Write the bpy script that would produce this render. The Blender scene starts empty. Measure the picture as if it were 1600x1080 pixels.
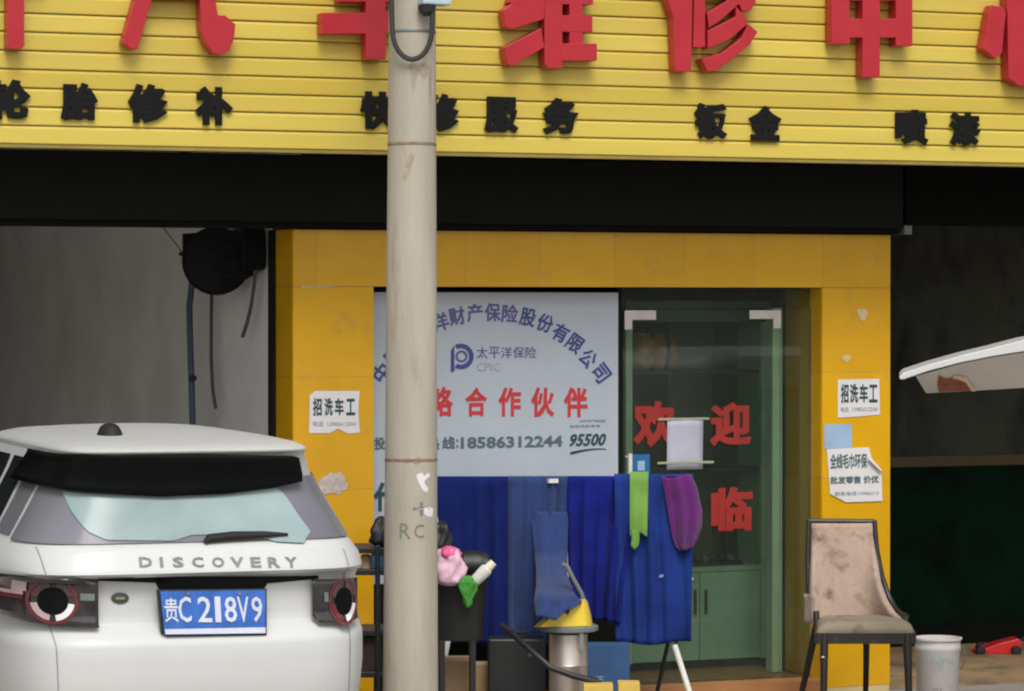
import bpy, math, random
from mathutils import Vector, Matrix, noise
random.seed(7)
SC = bpy.context.scene
COL = SC.collection
R = math.radians

# ------------------------------------------------------------------ camera
F = 5000.0; CX, CY = 800.0, 540.0; HOR = 476.0; EYE = 2.24
TH = math.atan(F / 12000.0); PT = math.atan((CY - HOR) / F)
fw = Vector((math.sin(TH) * math.cos(PT), math.cos(TH) * math.cos(PT), -math.sin(PT)))
rt = Vector((math.cos(TH), -math.sin(TH), 0)); up = rt.cross(fw)
CAM = Vector((0, 0, EYE))
cd = bpy.data.cameras.new('camera'); cam = bpy.data.objects.new('camera', cd); COL.objects.link(cam)
cd.sensor_width = 36; cd.lens = 36 * F / 1600; cd.clip_end = 600; cd.clip_start = .1
cam.matrix_world = Matrix.Translation(CAM) @ Matrix((rt, up, -fw)).transposed().to_4x4()
SC.camera = cam

# ------------------------------------------------------------------ sky, sun, exposure
SUN_EL, SUN_AZ = R(52), R(194)          # azimuth clockwise from +Y (the facade's inward side)
w = bpy.data.worlds.new("World"); SC.world = w; w.use_nodes = True
nt = w.node_tree; bg = nt.nodes['Background']
sky = nt.nodes.new('ShaderNodeTexSky'); sky.sky_type = 'NISHITA'; sky.sun_disc = False
sky.sun_elevation = SUN_EL; sky.sun_rotation = SUN_AZ; sky.dust_density = 4; sky.air_density = 1.2
hs = nt.nodes.new('ShaderNodeHueSaturation'); hs.inputs['Saturation'].default_value = .32
nt.links.new(sky.outputs[0], hs.inputs['Color']); nt.links.new(hs.outputs[0], bg.inputs[0])
bg.inputs[1].default_value = .14
ld = bpy.data.lights.new('sun', 'SUN'); ld.energy = 1.45; ld.angle = R(22); ld.color = (1, .97, .92)
sun = bpy.data.objects.new('sun', ld); COL.objects.link(sun)
sd = Vector((math.sin(SUN_AZ) * math.cos(SUN_EL), math.cos(SUN_AZ) * math.cos(SUN_EL), math.sin(SUN_EL)))
sun.rotation_euler = (-sd).to_track_quat('-Z', 'Y').to_euler(); sun.location = (0, 0, 20)
SC.view_settings.view_transform = 'Standard'; SC.view_settings.look = 'None'
SC.view_settings.gamma = 1; SC.view_settings.use_curve_mapping = False
SC.view_settings.exposure = .0
SC.cycles.filter_width = 2.1
SC.cycles.max_bounces = 8

# ------------------------------------------------------------------ helpers
def ray(x, y): return (fw + rt * ((x - CX) / F) - up * ((y - CY) / F))
def PY(x, y, Y):                        # measured point on the plane y = Y
    d = ray(x, y); return CAM + d * (Y / d.y)
def PX(x, y, X):
    d = ray(x, y); return CAM + d * (X / d.x)
def PD(x, y, D): return CAM + ray(x, y) * D
def ZD(y, D): return PD(800, y, D).z

def nodes(m): m.use_nodes = True; return m.node_tree, m.node_tree.nodes['Principled BSDF']
def mat(name, col, rough=.6, metal=0, var=.12, scale=6, bump=0, bscale=60, spec=.5, coat=0, dirt=None, dscale=2.5, dlo=.5, dhi=.7, trans=None, sheen=0, stretch=(1, 1, 1)):
    m = bpy.data.materials.new(name); t, b = nodes(m); L = t.links.new; N = t.nodes.new
    b.inputs['Roughness'].default_value = rough; b.inputs['Metallic'].default_value = metal
    b.inputs['Specular IOR Level'].default_value = spec; b.inputs['Coat Weight'].default_value = coat
    b.inputs['Sheen Weight'].default_value = sheen
    tc = N('ShaderNodeTexCoord'); mp = N('ShaderNodeMapping'); mp.inputs['Scale'].default_value = stretch
    geo = N('ShaderNodeNewGeometry'); L(geo.outputs['Position'], mp.inputs[0])
    n = N('ShaderNodeTexNoise'); n.inputs['Scale'].default_value = scale; n.inputs['Detail'].default_value = 6
    L(mp.outputs[0], n.inputs['Vector'])
    rp = N('ShaderNodeValToRGB'); c = Vector(col[:3])
    rp.color_ramp.elements[0].position = .3; rp.color_ramp.elements[1].position = .7
    rp.color_ramp.elements[0].color = (*(c * (1 - var)), 1); rp.color_ramp.elements[1].color = (*[min(v * (1 + var), 1) for v in c], 1)
    L(n.outputs['Fac'], rp.inputs[0]); out = rp.outputs[0]
    if dirt is not None:
        n2 = N('ShaderNodeTexNoise'); n2.inputs['Scale'].default_value = dscale; n2.inputs['Detail'].default_value = 8; n2.inputs['Roughness'].default_value = .65
        L(mp.outputs[0], n2.inputs['Vector'])
        r2 = N('ShaderNodeMapRange'); r2.inputs['From Min'].default_value = dlo; r2.inputs['From Max'].default_value = dhi; L(n2.outputs['Fac'], r2.inputs[0])
        mx = N('ShaderNodeMix'); mx.data_type = 'RGBA'; L(r2.outputs[0], mx.inputs[0]); L(out, mx.inputs[6]); mx.inputs[7].default_value = (*dirt, 1); out = mx.outputs[2]
        r3 = N('ShaderNodeMapRange'); L(n2.outputs['Fac'], r3.inputs[0]); r3.inputs['To Min'].default_value = rough * .8; r3.inputs['To Max'].default_value = min(1, rough * 1.4)
        L(r3.outputs[0], b.inputs['Roughness'])
    L(out, b.inputs['Base Color'])
    if bump:
        n3 = N('ShaderNodeTexNoise'); n3.inputs['Scale'].default_value = bscale; n3.inputs['Detail'].default_value = 5; L(mp.outputs[0], n3.inputs['Vector'])
        bp = N('ShaderNodeBump'); bp.inputs['Strength'].default_value = bump; bp.inputs['Distance'].default_value = .01; L(n3.outputs['Fac'], bp.inputs['Height']); L(bp.outputs[0], b.inputs['Normal'])
    return m
def glass(name, tint, refl=.25, rough=.02):
    m = bpy.data.materials.new(name); m.use_nodes = True; t = m.node_tree; t.nodes.remove(t.nodes['Principled BSDF']); N = t.nodes.new; L = t.links.new
    tr = N('ShaderNodeBsdfTransparent'); tr.inputs[0].default_value = (*tint, 1)
    gl = N('ShaderNodeBsdfGlossy'); gl.inputs['Roughness'].default_value = rough
    fr = N('ShaderNodeFresnel'); fr.inputs[0].default_value = 1.5
    mu = N('ShaderNodeMath'); mu.operation = 'MULTIPLY'; mu.inputs[1].default_value = refl / .04 * .5; L(fr.outputs[0], mu.inputs[0]); mu.use_clamp = True
    mx = N('ShaderNodeMixShader'); L(mu.outputs[0], mx.inputs[0]); L(tr.outputs[0], mx.inputs[1]); L(gl.outputs[0], mx.inputs[2])
    df = N('ShaderNodeBsdfDiffuse'); df.inputs[0].default_value = (.30, .42, .32, 1); nz = N('ShaderNodeTexNoise'); nz.inputs['Scale'].default_value = 1.4; nz.inputs['Detail'].default_value = 6
    gg = N('ShaderNodeNewGeometry'); L(gg.outputs['Position'], nz.inputs['Vector']); mr = N('ShaderNodeMapRange'); mr.inputs['To Min'].default_value = .01; mr.inputs['To Max'].default_value = .055; L(nz.outputs['Fac'], mr.inputs[0])
    m2 = N('ShaderNodeMixShader'); L(mr.outputs[0], m2.inputs[0]); L(mx.outputs[0], m2.inputs[1]); L(df.outputs[0], m2.inputs[2])
    L(m2.outputs[0], t.nodes['Material Output'].inputs[0]); return m

ORG = {}
def setp(o, label=None, cat=None, group=None, kind=None):
    if label: o['label'] = label
    if cat: o['category'] = cat
    if group: o['group'] = group
    if kind: o['kind'] = kind
    return o
def thing(name, loc, label, cat, group=None, kind=None):
    o = bpy.data.objects.new(name, None); o.location = loc; o.empty_display_size = .2; COL.objects.link(o); ORG[o.name] = Vector(loc)
    return setp(o, label, cat, group, kind)

class MB:
    def __init__(s): s.v = []; s.f = []
    def add(s, vs, fs):
        k = len(s.v); s.v += [Vector(p) for p in vs]; s.f += [tuple(i + k for i in f) for f in fs]; return s
    def box(s, a, b, M=None):
        x0, y0, z0 = a; x1, y1, z1 = b
        vs = [Vector(p) for p in ((x0, y0, z0), (x1, y0, z0), (x1, y1, z0), (x0, y1, z0), (x0, y0, z1), (x1, y0, z1), (x1, y1, z1), (x0, y1, z1))]
        if M: vs = [M @ p for p in vs]
        return s.add(vs, [(0, 3, 2, 1), (4, 5, 6, 7), (0, 1, 5, 4), (1, 2, 6, 5), (2, 3, 7, 6), (3, 0, 4, 7)])
    def bbox(s, a, b, e=.004, M=None):   # box with chamfered front (-Y) edges
        x0, y0, z0 = a; x1, y1, z1 = b
        vs = [(x0, y0 + e, z0), (x1, y0 + e, z0), (x1, y0 + e, z1), (x0, y0 + e, z1), (x0 + e, y0, z0 + e), (x1 - e, y0, z0 + e), (x1 - e, y0, z1 - e), (x0 + e, y0, z1 - e), (x0, y1, z0), (x1, y1, z0), (x1, y1, z1), (x0, y1, z1)]
        vs = [Vector(p) for p in vs]
        if M: vs = [M @ p for p in vs]
        return s.add(vs, [(4, 5, 6, 7), (0, 1, 5, 4), (1, 2, 6, 5), (2, 3, 7, 6), (3, 0, 4, 7), (1, 0, 8, 9), (2, 1, 9, 10), (3, 2, 10, 11), (0, 3, 11, 8), (8, 11, 10, 9)])
    def prism(s, pts, ext):
        n = len(pts); P = [Vector(p) for p in pts]; e = Vector(ext)
        return s.add(P + [p + e for p in P], [tuple(range(n)), tuple(range(2 * n - 1, n - 1, -1))] + [(i, i + n, (i + 1) % n + n, (i + 1) % n) for i in range(n)])
    def tube(s, pts, r, n=10, cap=True):
        P = [Vector(p) for p in pts]; rs = r if isinstance(r, (list, tuple)) else [r] * len(P); vs = []; a = None
        for i, p in enumerate(P):
            d = (P[min(i + 1, len(P) - 1)] - P[max(i - 1, 0)]).normalized()
            if a is None: a = d.orthogonal().normalized()
            a = (a - d * a.dot(d)).normalized(); b = d.cross(a)
            vs += [p + (a * math.cos(2 * math.pi * k / n) + b * math.sin(2 * math.pi * k / n)) * rs[i] for k in range(n)]
        fs = [(i * n + k, i * n + (k + 1) % n, (i + 1) * n + (k + 1) % n, (i + 1) * n + k) for i in range(len(P) - 1) for k in range(n)]
        if cap: fs += [tuple(range(n - 1, -1, -1)), tuple(range((len(P) - 1) * n, len(P) * n))]
        return s.add(vs, fs)
    def lathe(s, prof, c, n=28, M=None, cap=True, sx=1, sy=1):   # prof [(r,z)]
        vs = []
        for r, z in prof:
            for k in range(n):
                a = 2 * math.pi * k / n; p = Vector((r * math.cos(a) * sx, r * math.sin(a) * sy, z)); vs.append((M @ p if M else p) + Vector(c))
        m = len(prof); fs = [(i * n + k, i * n + (k + 1) % n, (i + 1) * n + (k + 1) % n, (i + 1) * n + k) for i in range(m - 1) for k in range(n)]
        if cap: fs += [tuple(range(n - 1, -1, -1)), tuple(range((m - 1) * n, m * n))]
        return s.add(vs, fs)
    def grid(s, fn, nu, nv, close=False):
        vs = [fn(i / nu, j / nv) for j in range(nv + 1) for i in range(nu + 1)]
        return s.add(vs, [(j * (nu + 1) + i, j * (nu + 1) + i + 1, (j + 1) * (nu + 1) + i + 1, (j + 1) * (nu + 1) + i) for j in range(nv) for i in range(nu)])
    def build(s, name, m, parent=None, label=None, cat=None, group=None, kind=None, smooth=False, thick=0, bevel=0, loc=None):
        me = bpy.data.meshes.new(name)
        if parent is not None: o_ = ORG[parent.name]
        else:
            if loc is None:
                xs = [p.x for p in s.v]; ys = [p.y for p in s.v]
                loc = ((min(xs) + max(xs)) / 2, (min(ys) + max(ys)) / 2, min(p.z for p in s.v))
            o_ = Vector(loc)
        me.from_pydata([p - o_ for p in s.v], [], s.f); me.materials.append(m); me.update()
        ob = bpy.data.objects.new(name, me); COL.objects.link(ob); ORG[ob.name] = o_
        if parent is not None: ob.parent = parent
        else: ob.location = o_
        if smooth:
            for p in me.polygons: p.use_smooth = True
            if smooth != 'all':
                try: me.set_sharp_from_angle(angle=R(40))
                except Exception: pass
        if thick: q = ob.modifiers.new('t', 'SOLIDIFY'); q.thickness = thick; q.offset = 0
        if bevel: q = ob.modifiers.new('b', 'BEVEL'); q.width = bevel; q.segments = 2; q.limit_method = 'ANGLE'
        return setp(ob, label, cat, group, kind)

_tc = {}
def glyph(ch, bold=0.0, shear=0):
    key = (ch, bold, shear)
    if key not in _tc:
        c = bpy.data.curves.new('t', 'FONT'); c.body = ch; c.resolution_u = 2; c.fill_mode = 'BOTH'; c.shear = shear; c.extrude = .5; c.bevel_depth = bold; c.bevel_resolution = 0
        o = bpy.data.objects.new('t', c); COL.objects.link(o)
        bpy.context.view_layer.update()
        me = bpy.data.meshes.new_from_object(o.evaluated_get(bpy.context.evaluated_depsgraph_get()))
        vs = [v.co.copy() for v in me.vertices]; fs = [tuple(p.vertices) for p in me.polygons]
        bpy.data.objects.remove(o); bpy.data.curves.remove(c); bpy.data.meshes.remove(me)
        x0 = min(v.x for v in vs); x1 = max(v.x for v in vs); y0 = min(v.y for v in vs); y1 = max(v.y for v in vs)
        vs = [((v.x - x0) / max(x1 - x0, 1e-6), (v.y - y0) / max(y1 - y0, 1e-6), v.z) for v in vs]
        _tc[key] = (vs, fs, x1 - x0, y1 - y0)
    return _tc[key]
def put(mb, ch, fn, bold=0.0, shear=0):   # fn(a,b,c): a,b in 0..1 over the glyph box, c -0.5..0.5 through its thickness
    vs, fs, _, _ = glyph(ch, bold, shear); mb.add([fn(*v) for v in vs], fs)
def wall_text(mb, text, x0, y0, x1, y1, Y, t=.002, bold=0.02, shear=0):   # photo-measured box laid on the wall plane y=Y
    a = PY(x0, y1, Y); b = PY(x1, y0, Y)
    put(mb, text, lambda u, v, c: Vector((a.x + (b.x - a.x) * u, Y + c * t, a.z + (b.z - a.z) * v)), bold, shear)

# ------------------------------------------------------------------ materials
M_sign = mat('sign_yellow', (.62, .47, .068), .42, var=.05, scale=3, dirt=(.52, .38, .09), dscale=1.5, dlo=.48, dhi=.8, stretch=(.25, 1, 3))
M_signd = mat('sign_trim', (.30, .22, .045), .6)
M_signv = [M_sign, mat('sign_yellow_deep', (.57, .425, .056), .42, var=.05, scale=3, stretch=(.25, 1, 3)), mat('sign_yellow_light', (.65, .505, .082), .42, var=.05, scale=3, stretch=(.25, 1, 3))]
M_red = mat('red_letter', (.46, .018, .03), .35, var=.08)
M_black = mat('black_letter', (.006, .006, .006), .6, spec=.2)
M_tile = [mat('yellow_tile_%s' % k, c, .16, var=.05, scale=5, coat=.3, dirt=(.5, .3, .07), dscale=4, dlo=.6, dhi=.85) for k, c in (('plain', (.77, .41, .009)), ('warm', (.75, .395, .009)), ('pale', (.80, .43, .011)))]
M_grout = mat('grout', (.62, .5, .26), .9)
M_wall = mat('garage_plaster', (.84, .82, .79), .9, var=.12, scale=1.5, bump=.25, bscale=20, dirt=(.76, .73, .69), dscale=1.6, dlo=.5, dhi=.75)
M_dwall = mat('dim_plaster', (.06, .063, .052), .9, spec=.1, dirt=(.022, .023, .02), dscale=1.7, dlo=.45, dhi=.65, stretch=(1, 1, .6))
M_green = mat('green_dado', (.0008, .016, .008), .8, spec=.08, dirt=(.003, .006, .004), dscale=2, dlo=.4, dhi=.6)
M_stripe = mat('yellow_stripe', (.07, .045, .01), .6)
M_shut = mat('dark_metal', (.0095, .0097, .0075), .7, spec=.15, var=.15)
M_soff = mat('soffit_black', (.006, .006, .005), .8, spec=.1)
M_white = mat('white_board', (.48, .535, .60), .35, var=.03)
M_blue = mat('blue_print', (.05, .07, .26), .5); M_purp = mat('violet_print', (.12, .1, .3), .5)
M_redp = mat('red_print', (.6, .04, .045), .5); M_grey = mat('grey_print', (.1, .15, .17), .5); M_dgreen = mat('dark_green_print', (.02, .07, .08), .5); M_lg = mat('pale_print', (.35, .4, .45), .5)
M_paper = mat('paper', (.78, .76, .76), .8, var=.04, bump=.1)
M_tape = mat('tape', (.42, .41, .3), .4)
M_sky = mat('pale_blue_sticker', (.35, .5, .68), .4)
M_bluest = mat('blue_sticker', (.02, .16, .38), .3)
M_conc = mat('pole_concrete', (.44, .40, .325), .85, var=.12, scale=9, bump=.3, bscale=90, dirt=(.33, .24, .16), dscale=7, dlo=.55, dhi=.74, stretch=(1, 1, .16))
M_rust = mat('rust_stain', (.26, .18, .12), .9, var=.3, scale=30)
M_cable = mat('black_cable', (.03, .036, .03), .5)
M_boxb = mat('pale_plastic', (.45, .58, .62), .5)
M_paint = mat('white_car_paint', (.62, .63, .62), .32, var=.015, coat=.12, spec=.3, dirt=(.56, .545, .5), dscale=2.2, dlo=.6, dhi=1.0)
M_seam = mat('seam_shadow_gap', (.06, .06, .06), .8)
M_gblk = mat('gloss_black', (.003, .0045, .0045), .35, spec=.15)
M_vglass = mat('rear_glass_violet', (.20, .20, .23), .2, var=.14, scale=2, spec=.2)
M_pane = mat('rear_glass_reflection', (.30, .40, .40), .22, var=.18, scale=2.2, spec=.25)  # colour of the bright reflection painted on the rear glass
M_dglass = mat('dark_side_glass', (.03, .04, .04), .05, coat=1)
M_rub = mat('rubber', (.012, .012, .012), .7)
M_lens = mat('smoked_lens', (.03, .026, .028), .08, var=.5, scale=14, coat=1)
M_ring = mat('clear_ring', (.55, .40, .42), .15, coat=1); M_wring = mat('bright_ring', (.95, .93, .92), .12, coat=1)
M_rlens = mat('red_lens', (.16, .018, .025), .12, coat=1)
M_dring = mat('dim_ring', (.09, .04, .045), .2, coat=1); M_chr = mat('letter_chrome', (.16, .175, .18), .4, metal=.2)
M_plate = mat('plate_blue', (.045, .16, .56), .35, var=.25, scale=12); M_pw = mat('plate_white', (.72, .75, .88), .4)
M_badge = mat('badge_green', (.06, .07, .045), .3); M_badge2 = mat('badge_light', (.25, .26, .2), .3)
M_alloy = mat('alloy', (.5, .5, .52), .3, metal=.9)
M_cloth = [mat('blue_towel_%d' % k, c, .95, var=.22, scale=6, bump=.5, bscale=220, sheen=.04, spec=.05) for k, c in enumerate([(.010, .020, .13), (.018, .045, .185), (.011, .018, .19), (.016, .042, .21)])]
M_lime = mat('lime_towel', (.17, .36, .06), .95, bump=.5, bscale=220, sheen=.2, var=.2); M_pur = mat('purple_towel', (.11, .008, .14), .95, bump=.5, bscale=220, sheen=.25, var=.25)
M_steel = mat('steel', (.62, .55, .5), .32, metal=.75, var=.08)
M_vy = mat('vacuum_yellow', (.85, .62, .06), .3); M_dk = mat('dark_plastic', (.018, .02, .021), .45); M_gp = mat('grey_plastic', (.16, .19, .18), .4)
M_vb = mat('powder_blue_cloth', (.017, .042, .155), .95, bump=.5, bscale=220, sheen=.15, var=.2)
M_pinkb = mat('pink_bag', (.85, .55, .68), .5, var=.12, scale=12, dirt=(.9, .12, .35), dscale=5, dlo=.55, dhi=.62)
M_gc = mat('green_cloth', (.07, .33, .05), .9, bump=.5); M_bot = mat('white_plastic', (.78, .77, .7), .4)
M_card = mat('cardboard', (.50, .34, .2), .85, dirt=(.36, .24, .14)); M_bbox = mat('blue_carton', (.03, .09, .22), .7); M_ycard = mat('yellow_carton', (.7, .48, .1), .7)
M_uph = mat('stained_upholstery', (.50, .37, .29), .9, var=.1, scale=14, bump=.3, bscale=150, dirt=(.2, .13, .09), dscale=7, dlo=.52, dhi=.68, sheen=.3)
M_seat = mat('seat_fabric', (.33, .28, .2), .9, bump=.3, bscale=150, dirt=(.15, .11, .08), dscale=6)
M_wood = mat('dark_chair_wood', (.028, .024, .02), .4, dirt=(.09, .08, .07), dscale=14, dlo=.58, dhi=.75)
M_bucket = mat('bucket_white', (.78, .76, .73), .45, dirt=(.55, .5, .45), dscale=6, dlo=.5, dhi=.75)
M_teal = mat('faded_teal_print', (.35, .55, .57), .6)
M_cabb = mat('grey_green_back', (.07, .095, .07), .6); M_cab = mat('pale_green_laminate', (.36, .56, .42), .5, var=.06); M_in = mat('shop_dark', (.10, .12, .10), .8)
M_shelf = mat('black_shelf', (.012, .016, .013), .6); M_brown = mat('brown_ceramic', (.35, .15, .05), .35, var=.4, scale=18)
M_green2 = mat('pale_green_post', (.50, .70, .50), .4)
M_door = glass('door_glass', (.90, .95, .91), .06)
M_step = mat('orange_step_tile', (.45, .2, .08), .4); M_ground = mat('concrete_ground', (.30, .275, .24), .9, var=.15, scale=1.2, bump=.3, bscale=40, dirt=(.17, .14, .11), dscale=.8)
M_gfloor = mat('garage_floor', (.34, .23, .12), .6, var=.2, scale=2, dirt=(.12, .09, .06))
M_strap = mat('blue_hose', (.06, .09, .16), .6); M_jack = mat('jack_red', (.75, .03, .03), .35)
M_rustp = mat('torn_red_brown', (.26, .085, .045), .9, var=.3, scale=20)
M_inner = mat('tailgate_inner', (.58, .53, .48), .5, var=.06)
M_brick = mat('render_grey', (.3, .29, .27), .9)

# ------------------------------------------------------------------ ground
g = MB(); g.box((-120, -120, -.3), (160, 160, 0)); g.build('ground', M_ground, kind='structure', loc=(0, 0, 0))
FY = 16.2; SY = 15.45                   # tiled front and sign face
XL = PY(458, 700, FY).x; XR = PY(1391, 700, FY).x
XO0 = PY(584, 700, FY).x; XO1 = PY(1284, 700, FY).x
ZT = 2.644; ZO = 2.337; ZS = PY(800, 240, SY).z; TOP = 5.6; BACK = 23.6
GY = FY + .13                            # glass plane
XLL, XRR = -4.5, 16.5  # left bay widened out of view to let in more light

# ------------------------------------------------------------------ shop building
B = thing('shop_building', (XL, FY, 0), 'single storey repair shop front with yellow tiled surround, glass door and two dark garage bays', 'building')
def bl(name, m, *bs, label=None, par=B, **k):
    q = MB()
    for a, b in bs: q.box(a, b)
    return q.build(name, m, par, label, **k)
bl('partition_wall', M_wall, ((XL, FY + .34, 0), (XL + .16, BACK, ZT + .49)), label='grey plaster wall along the left garage bay')
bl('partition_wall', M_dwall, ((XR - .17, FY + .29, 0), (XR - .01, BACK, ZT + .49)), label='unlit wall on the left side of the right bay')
bl('side_wall', M_brick, ((XLL - .2, FY + .02, 0), (XLL, BACK, ZT - .004)))
bl('side_wall', M_brick, ((XRR, FY + .02, 0), (XRR + .2, BACK, ZT - .004)))
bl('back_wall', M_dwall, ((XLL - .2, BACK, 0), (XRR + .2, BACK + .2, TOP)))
RB = 18.25; zst = PY(1500, 728, RB).z; zst2 = PY(1500, 712, RB).z
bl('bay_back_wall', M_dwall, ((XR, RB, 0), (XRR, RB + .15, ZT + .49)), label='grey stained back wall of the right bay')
bl('dado', M_green, ((XR, RB - .012, .14), (XRR, RB - .002, zst - .002)), label='dark green painted lower wall in the right bay')
bl('dado_stripe', M_stripe, ((XR, RB - .012, zst), (XRR, RB - .002, zst2)), label='dull yellow stripe above the green paint')
bl('back_skirting', M_soff, ((XR, RB - .014, 0), (XRR, RB - .002, .138)))
bl('roof', M_brick, ((XLL - .2, FY - .7, TOP + .002), (XRR + .2, BACK + .2, TOP + .2)))
bl('ceiling', mat('ceiling_white', (.7, .7, .68), .9), ((XLL - .2, FY + .45, ZT + .5), (XRR + .2, BACK, ZT + .6)))  # unseen ceiling made white to bounce light onto the left bay wall
bl('upper_wall', M_brick, ((XLL - .2, FY + .3, 3.3), (XRR + .2, FY + .44, TOP)))
bl('soffit', M_soff, ((XLL - .2, SY + .06, ZS + .012), (XRR + .2, FY - .02, ZS + .06)))
# shutter housing, the dark box above the surround, stops right of the pier
XH = PY(1409, 360, FY - .04).x
bl('shutter_housing', M_shut, ((XLL, FY - .06, ZT + .03), (XH, FY + .25, ZS + .008)), label='long dark metal shutter box under the sign', bevel=.006)
bl('housing_lip', M_soff, ((XLL, FY - .075, ZT + .004), (XH - .03, FY + .2, ZT + .028)))
bl('end_bracket', M_gp, ((XH + .002, FY - .07, ZT - .0), (XH + .05, FY + .1, ZT + .05)))
bl('bay_beam', M_soff, ((XH + .06, FY + .02, ZT + .06), (XRR, FY + .25, ZS + .008)))
bl('guide_rail', M_shut, ((XL - .03, FY + .29, 0), (XL + .10, FY + .335, ZT)), label='dark shutter rail beside the left yellow pier')
bl('guide_rail', M_shut, ((XR - .1, FY + .04, 0), (XR + .02, FY + .12, ZT)), label='dark shutter rail behind the right yellow pier')
gf = MB(); gf.box((XLL, FY + .3, .001), (XL, BACK, .012)); gf.build('garage_floor', mat('left_bay_floor', (.5, .48, .44), .6, var=.15), kind='structure')  # hidden left floor lightened to brighten the bay wall
gf = MB(); gf.box((XR, FY + .1, .001), (XRR, RB, .012)); gf.build('garage_floor', M_gfloor, kind='structure')
# tiled surround: grout body with proud tiles
sur = MB()
sur.box((XL + .004, FY + .0005, 0), (XO0 - .004, FY + .285, ZO - .002)); sur.box((XO1 + .004, FY + .0005, 0), (XR - .004, FY + .28, ZO - .002)); sur.box((XL + .004, FY + .0005, ZO), (XR - .004, FY + .285, ZT - .004))
S_ = sur.build('tiled_surround', M_grout, B, 'yellow ceramic tile surround of the shop front')
def tile(x0, z0, x1, z1, side=None):
    q = MB(); e = .0012
    if side is None: q.bbox((x0 + e, FY - .002, z0 + e), (x1 - e, FY + .005, z1 - e), .0014)
    elif side == 'L': q.box((XL - .001, x0 + e, z0 + e), (XL + .005, x1 - e, z1 - e))
    elif side == 'J': q.box((XO1 - .001, x0 + e, z0 + e), (XO1 + .005, x1 - e, z1 - e))
    q.build('tile', random.choice(M_tile), S_)
ZJ = [.002, .045, .645, 1.245, 1.85, ZO]
for a, b in zip(ZJ, ZJ[1:]):
    if b - a < .05: continue
    tile(XL, a, XO0, b); tile(XO1, a, XR, b); tile(FY + .006, a, FY + .285, b, 'L'); tile(FY + .006, a, FY + .125, b, 'J')
jx = [XL] + [PY(x, 400, FY).x for x in (494, 611, 727, 844, 960, 1070, 1178, 1285)] + [XR]
for a, b in zip(jx, jx[1:]): tile(a, ZO, b, ZT - .002)
tile(FY + .006, ZO, FY + .285, ZT - .002, 'L')
# reveal continues behind the glass
bl('inner_reveal', M_tile[1], ((XO1, GY + .012, .1), (XO1 + .006, FY + .45, ZO - .01)))
bl('door_step', M_step, ((XO0 + .005, FY - .05, 0), (XO1 - .005, FY + 2.8, .095)), label='orange brown tiled doorstep')
# shop interior
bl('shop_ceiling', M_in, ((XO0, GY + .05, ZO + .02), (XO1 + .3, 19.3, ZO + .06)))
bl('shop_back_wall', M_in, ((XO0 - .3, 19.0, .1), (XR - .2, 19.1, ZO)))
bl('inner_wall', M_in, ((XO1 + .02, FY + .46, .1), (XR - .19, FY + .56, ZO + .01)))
bl('door_post', M_green2, ((PY(1207, 700, FY + .38).x, FY + .38, .1), (PY(1222, 700, FY + .38).x, FY + .46, 2.22)), label='brighter green post behind the glass door')
# window board
XB1 = PY(966, 700, GY).x
wb = MB(); wb.box((XO0 + .002, GY + .002, .72), (XB1, GY + .012, ZO - .03)); WB = wb.build('window_board', M_white, B, 'white printed window board advertising an insurer')
def wt(m, items, name='lettering', label=None, Y=GY, par=WB, bold=.02, t=.003, shear=0):
    for ch, x0, y0, x1, y1 in items:
        q = MB(); wall_text(q, ch, x0, y0, x1, y1, Y, t, bold, shear); q.build(name, m, par, label)
bl('kick_panel', M_shut, ((XO0 + .002, GY - .004, .1), (XB1, GY + .016, .716)))
arc = [('中', 597, 583, 52), ('国', 617, 558, 42), ('太', 639, 536, 33), ('平', 662, 518, 25), ('洋', 688, 503, 16), ('财', 714, 494, 9), ('产', 742, 489, 4), ('保', 770, 488, 0), ('险', 797, 490, -5), ('股', 825, 496, -12), ('份', 852, 505, -19), ('有', 876, 520, -28), ('限', 899, 537, -37), ('公', 919, 560, -46), ('司', 939, 583, -54)]
for col, lo in ((M_blue, (0, 3, 9, 10, 11, 12, 13, 14)), (M_purp, (1, 2, 4, 5, 6, 7, 8))):
    for i in lo:
        q = MB(); ch, cx, cy, rot = arc[i]; c = PY(cx, cy, GY); hw = 12.5 * 17.6 / 5000; hh = hw * 1.15; ca, sa = math.cos(R(rot)), math.sin(R(rot)); kx = 1.09
        put(q, ch, lambda u, v, w_: Vector((c.x + kx * ((u - .5) * 2 * hw * ca - (v - .5) * 2 * hh * sa), GY + w_ * .003, c.z + (u - .5) * 2 * hw * sa + (v - .5) * 2 * hh * ca)), .022)
        q.build('arched_character', col, WB)
# insurer emblem: dark P with a pale ring inside
def wp(x, y, d=0): p = PY(x, y, GY); p.y -= d; return p
q = MB()
def arcband(q, cx, cy, r0, r1, a0, a1, d, n=18, Y=None, kx=1.0):
    for i in range(n):
        t0 = R(a0 + (a1 - a0) * i / n); t1 = R(a0 + (a1 - a0) * (i + 1) / n)
        q.prism([wp(cx + kx * r * math.cos(t), cy - r * math.sin(t), d) for r, t in ((r0, t0), (r1, t0), (r1, t1), (r0, t1))], (0, .001, 0))
arcband(q, 720, 557, 13, 20, -118, 118, .0015); q.prism([wp(704.5, 548, .002), wp(709.5, 540, .002), wp(710, 580, .002), wp(704.5, 582, .002)], (0, .001, 0)); q.build('emblem', M_blue, WB)
q = MB(); arcband(q, 721, 557, 6, 9.5, 0, 360, .0015); q.build('emblem_ring', M_purp, WB)
wt(M_purp, [(c, 745 + i * 19, 542, 762 + i * 19, 560) for i, c in enumerate('太平洋保险')], bold=.0)
wt(M_lg, [('CPIC', 745, 567, 781, 580)], bold=.0)
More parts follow.
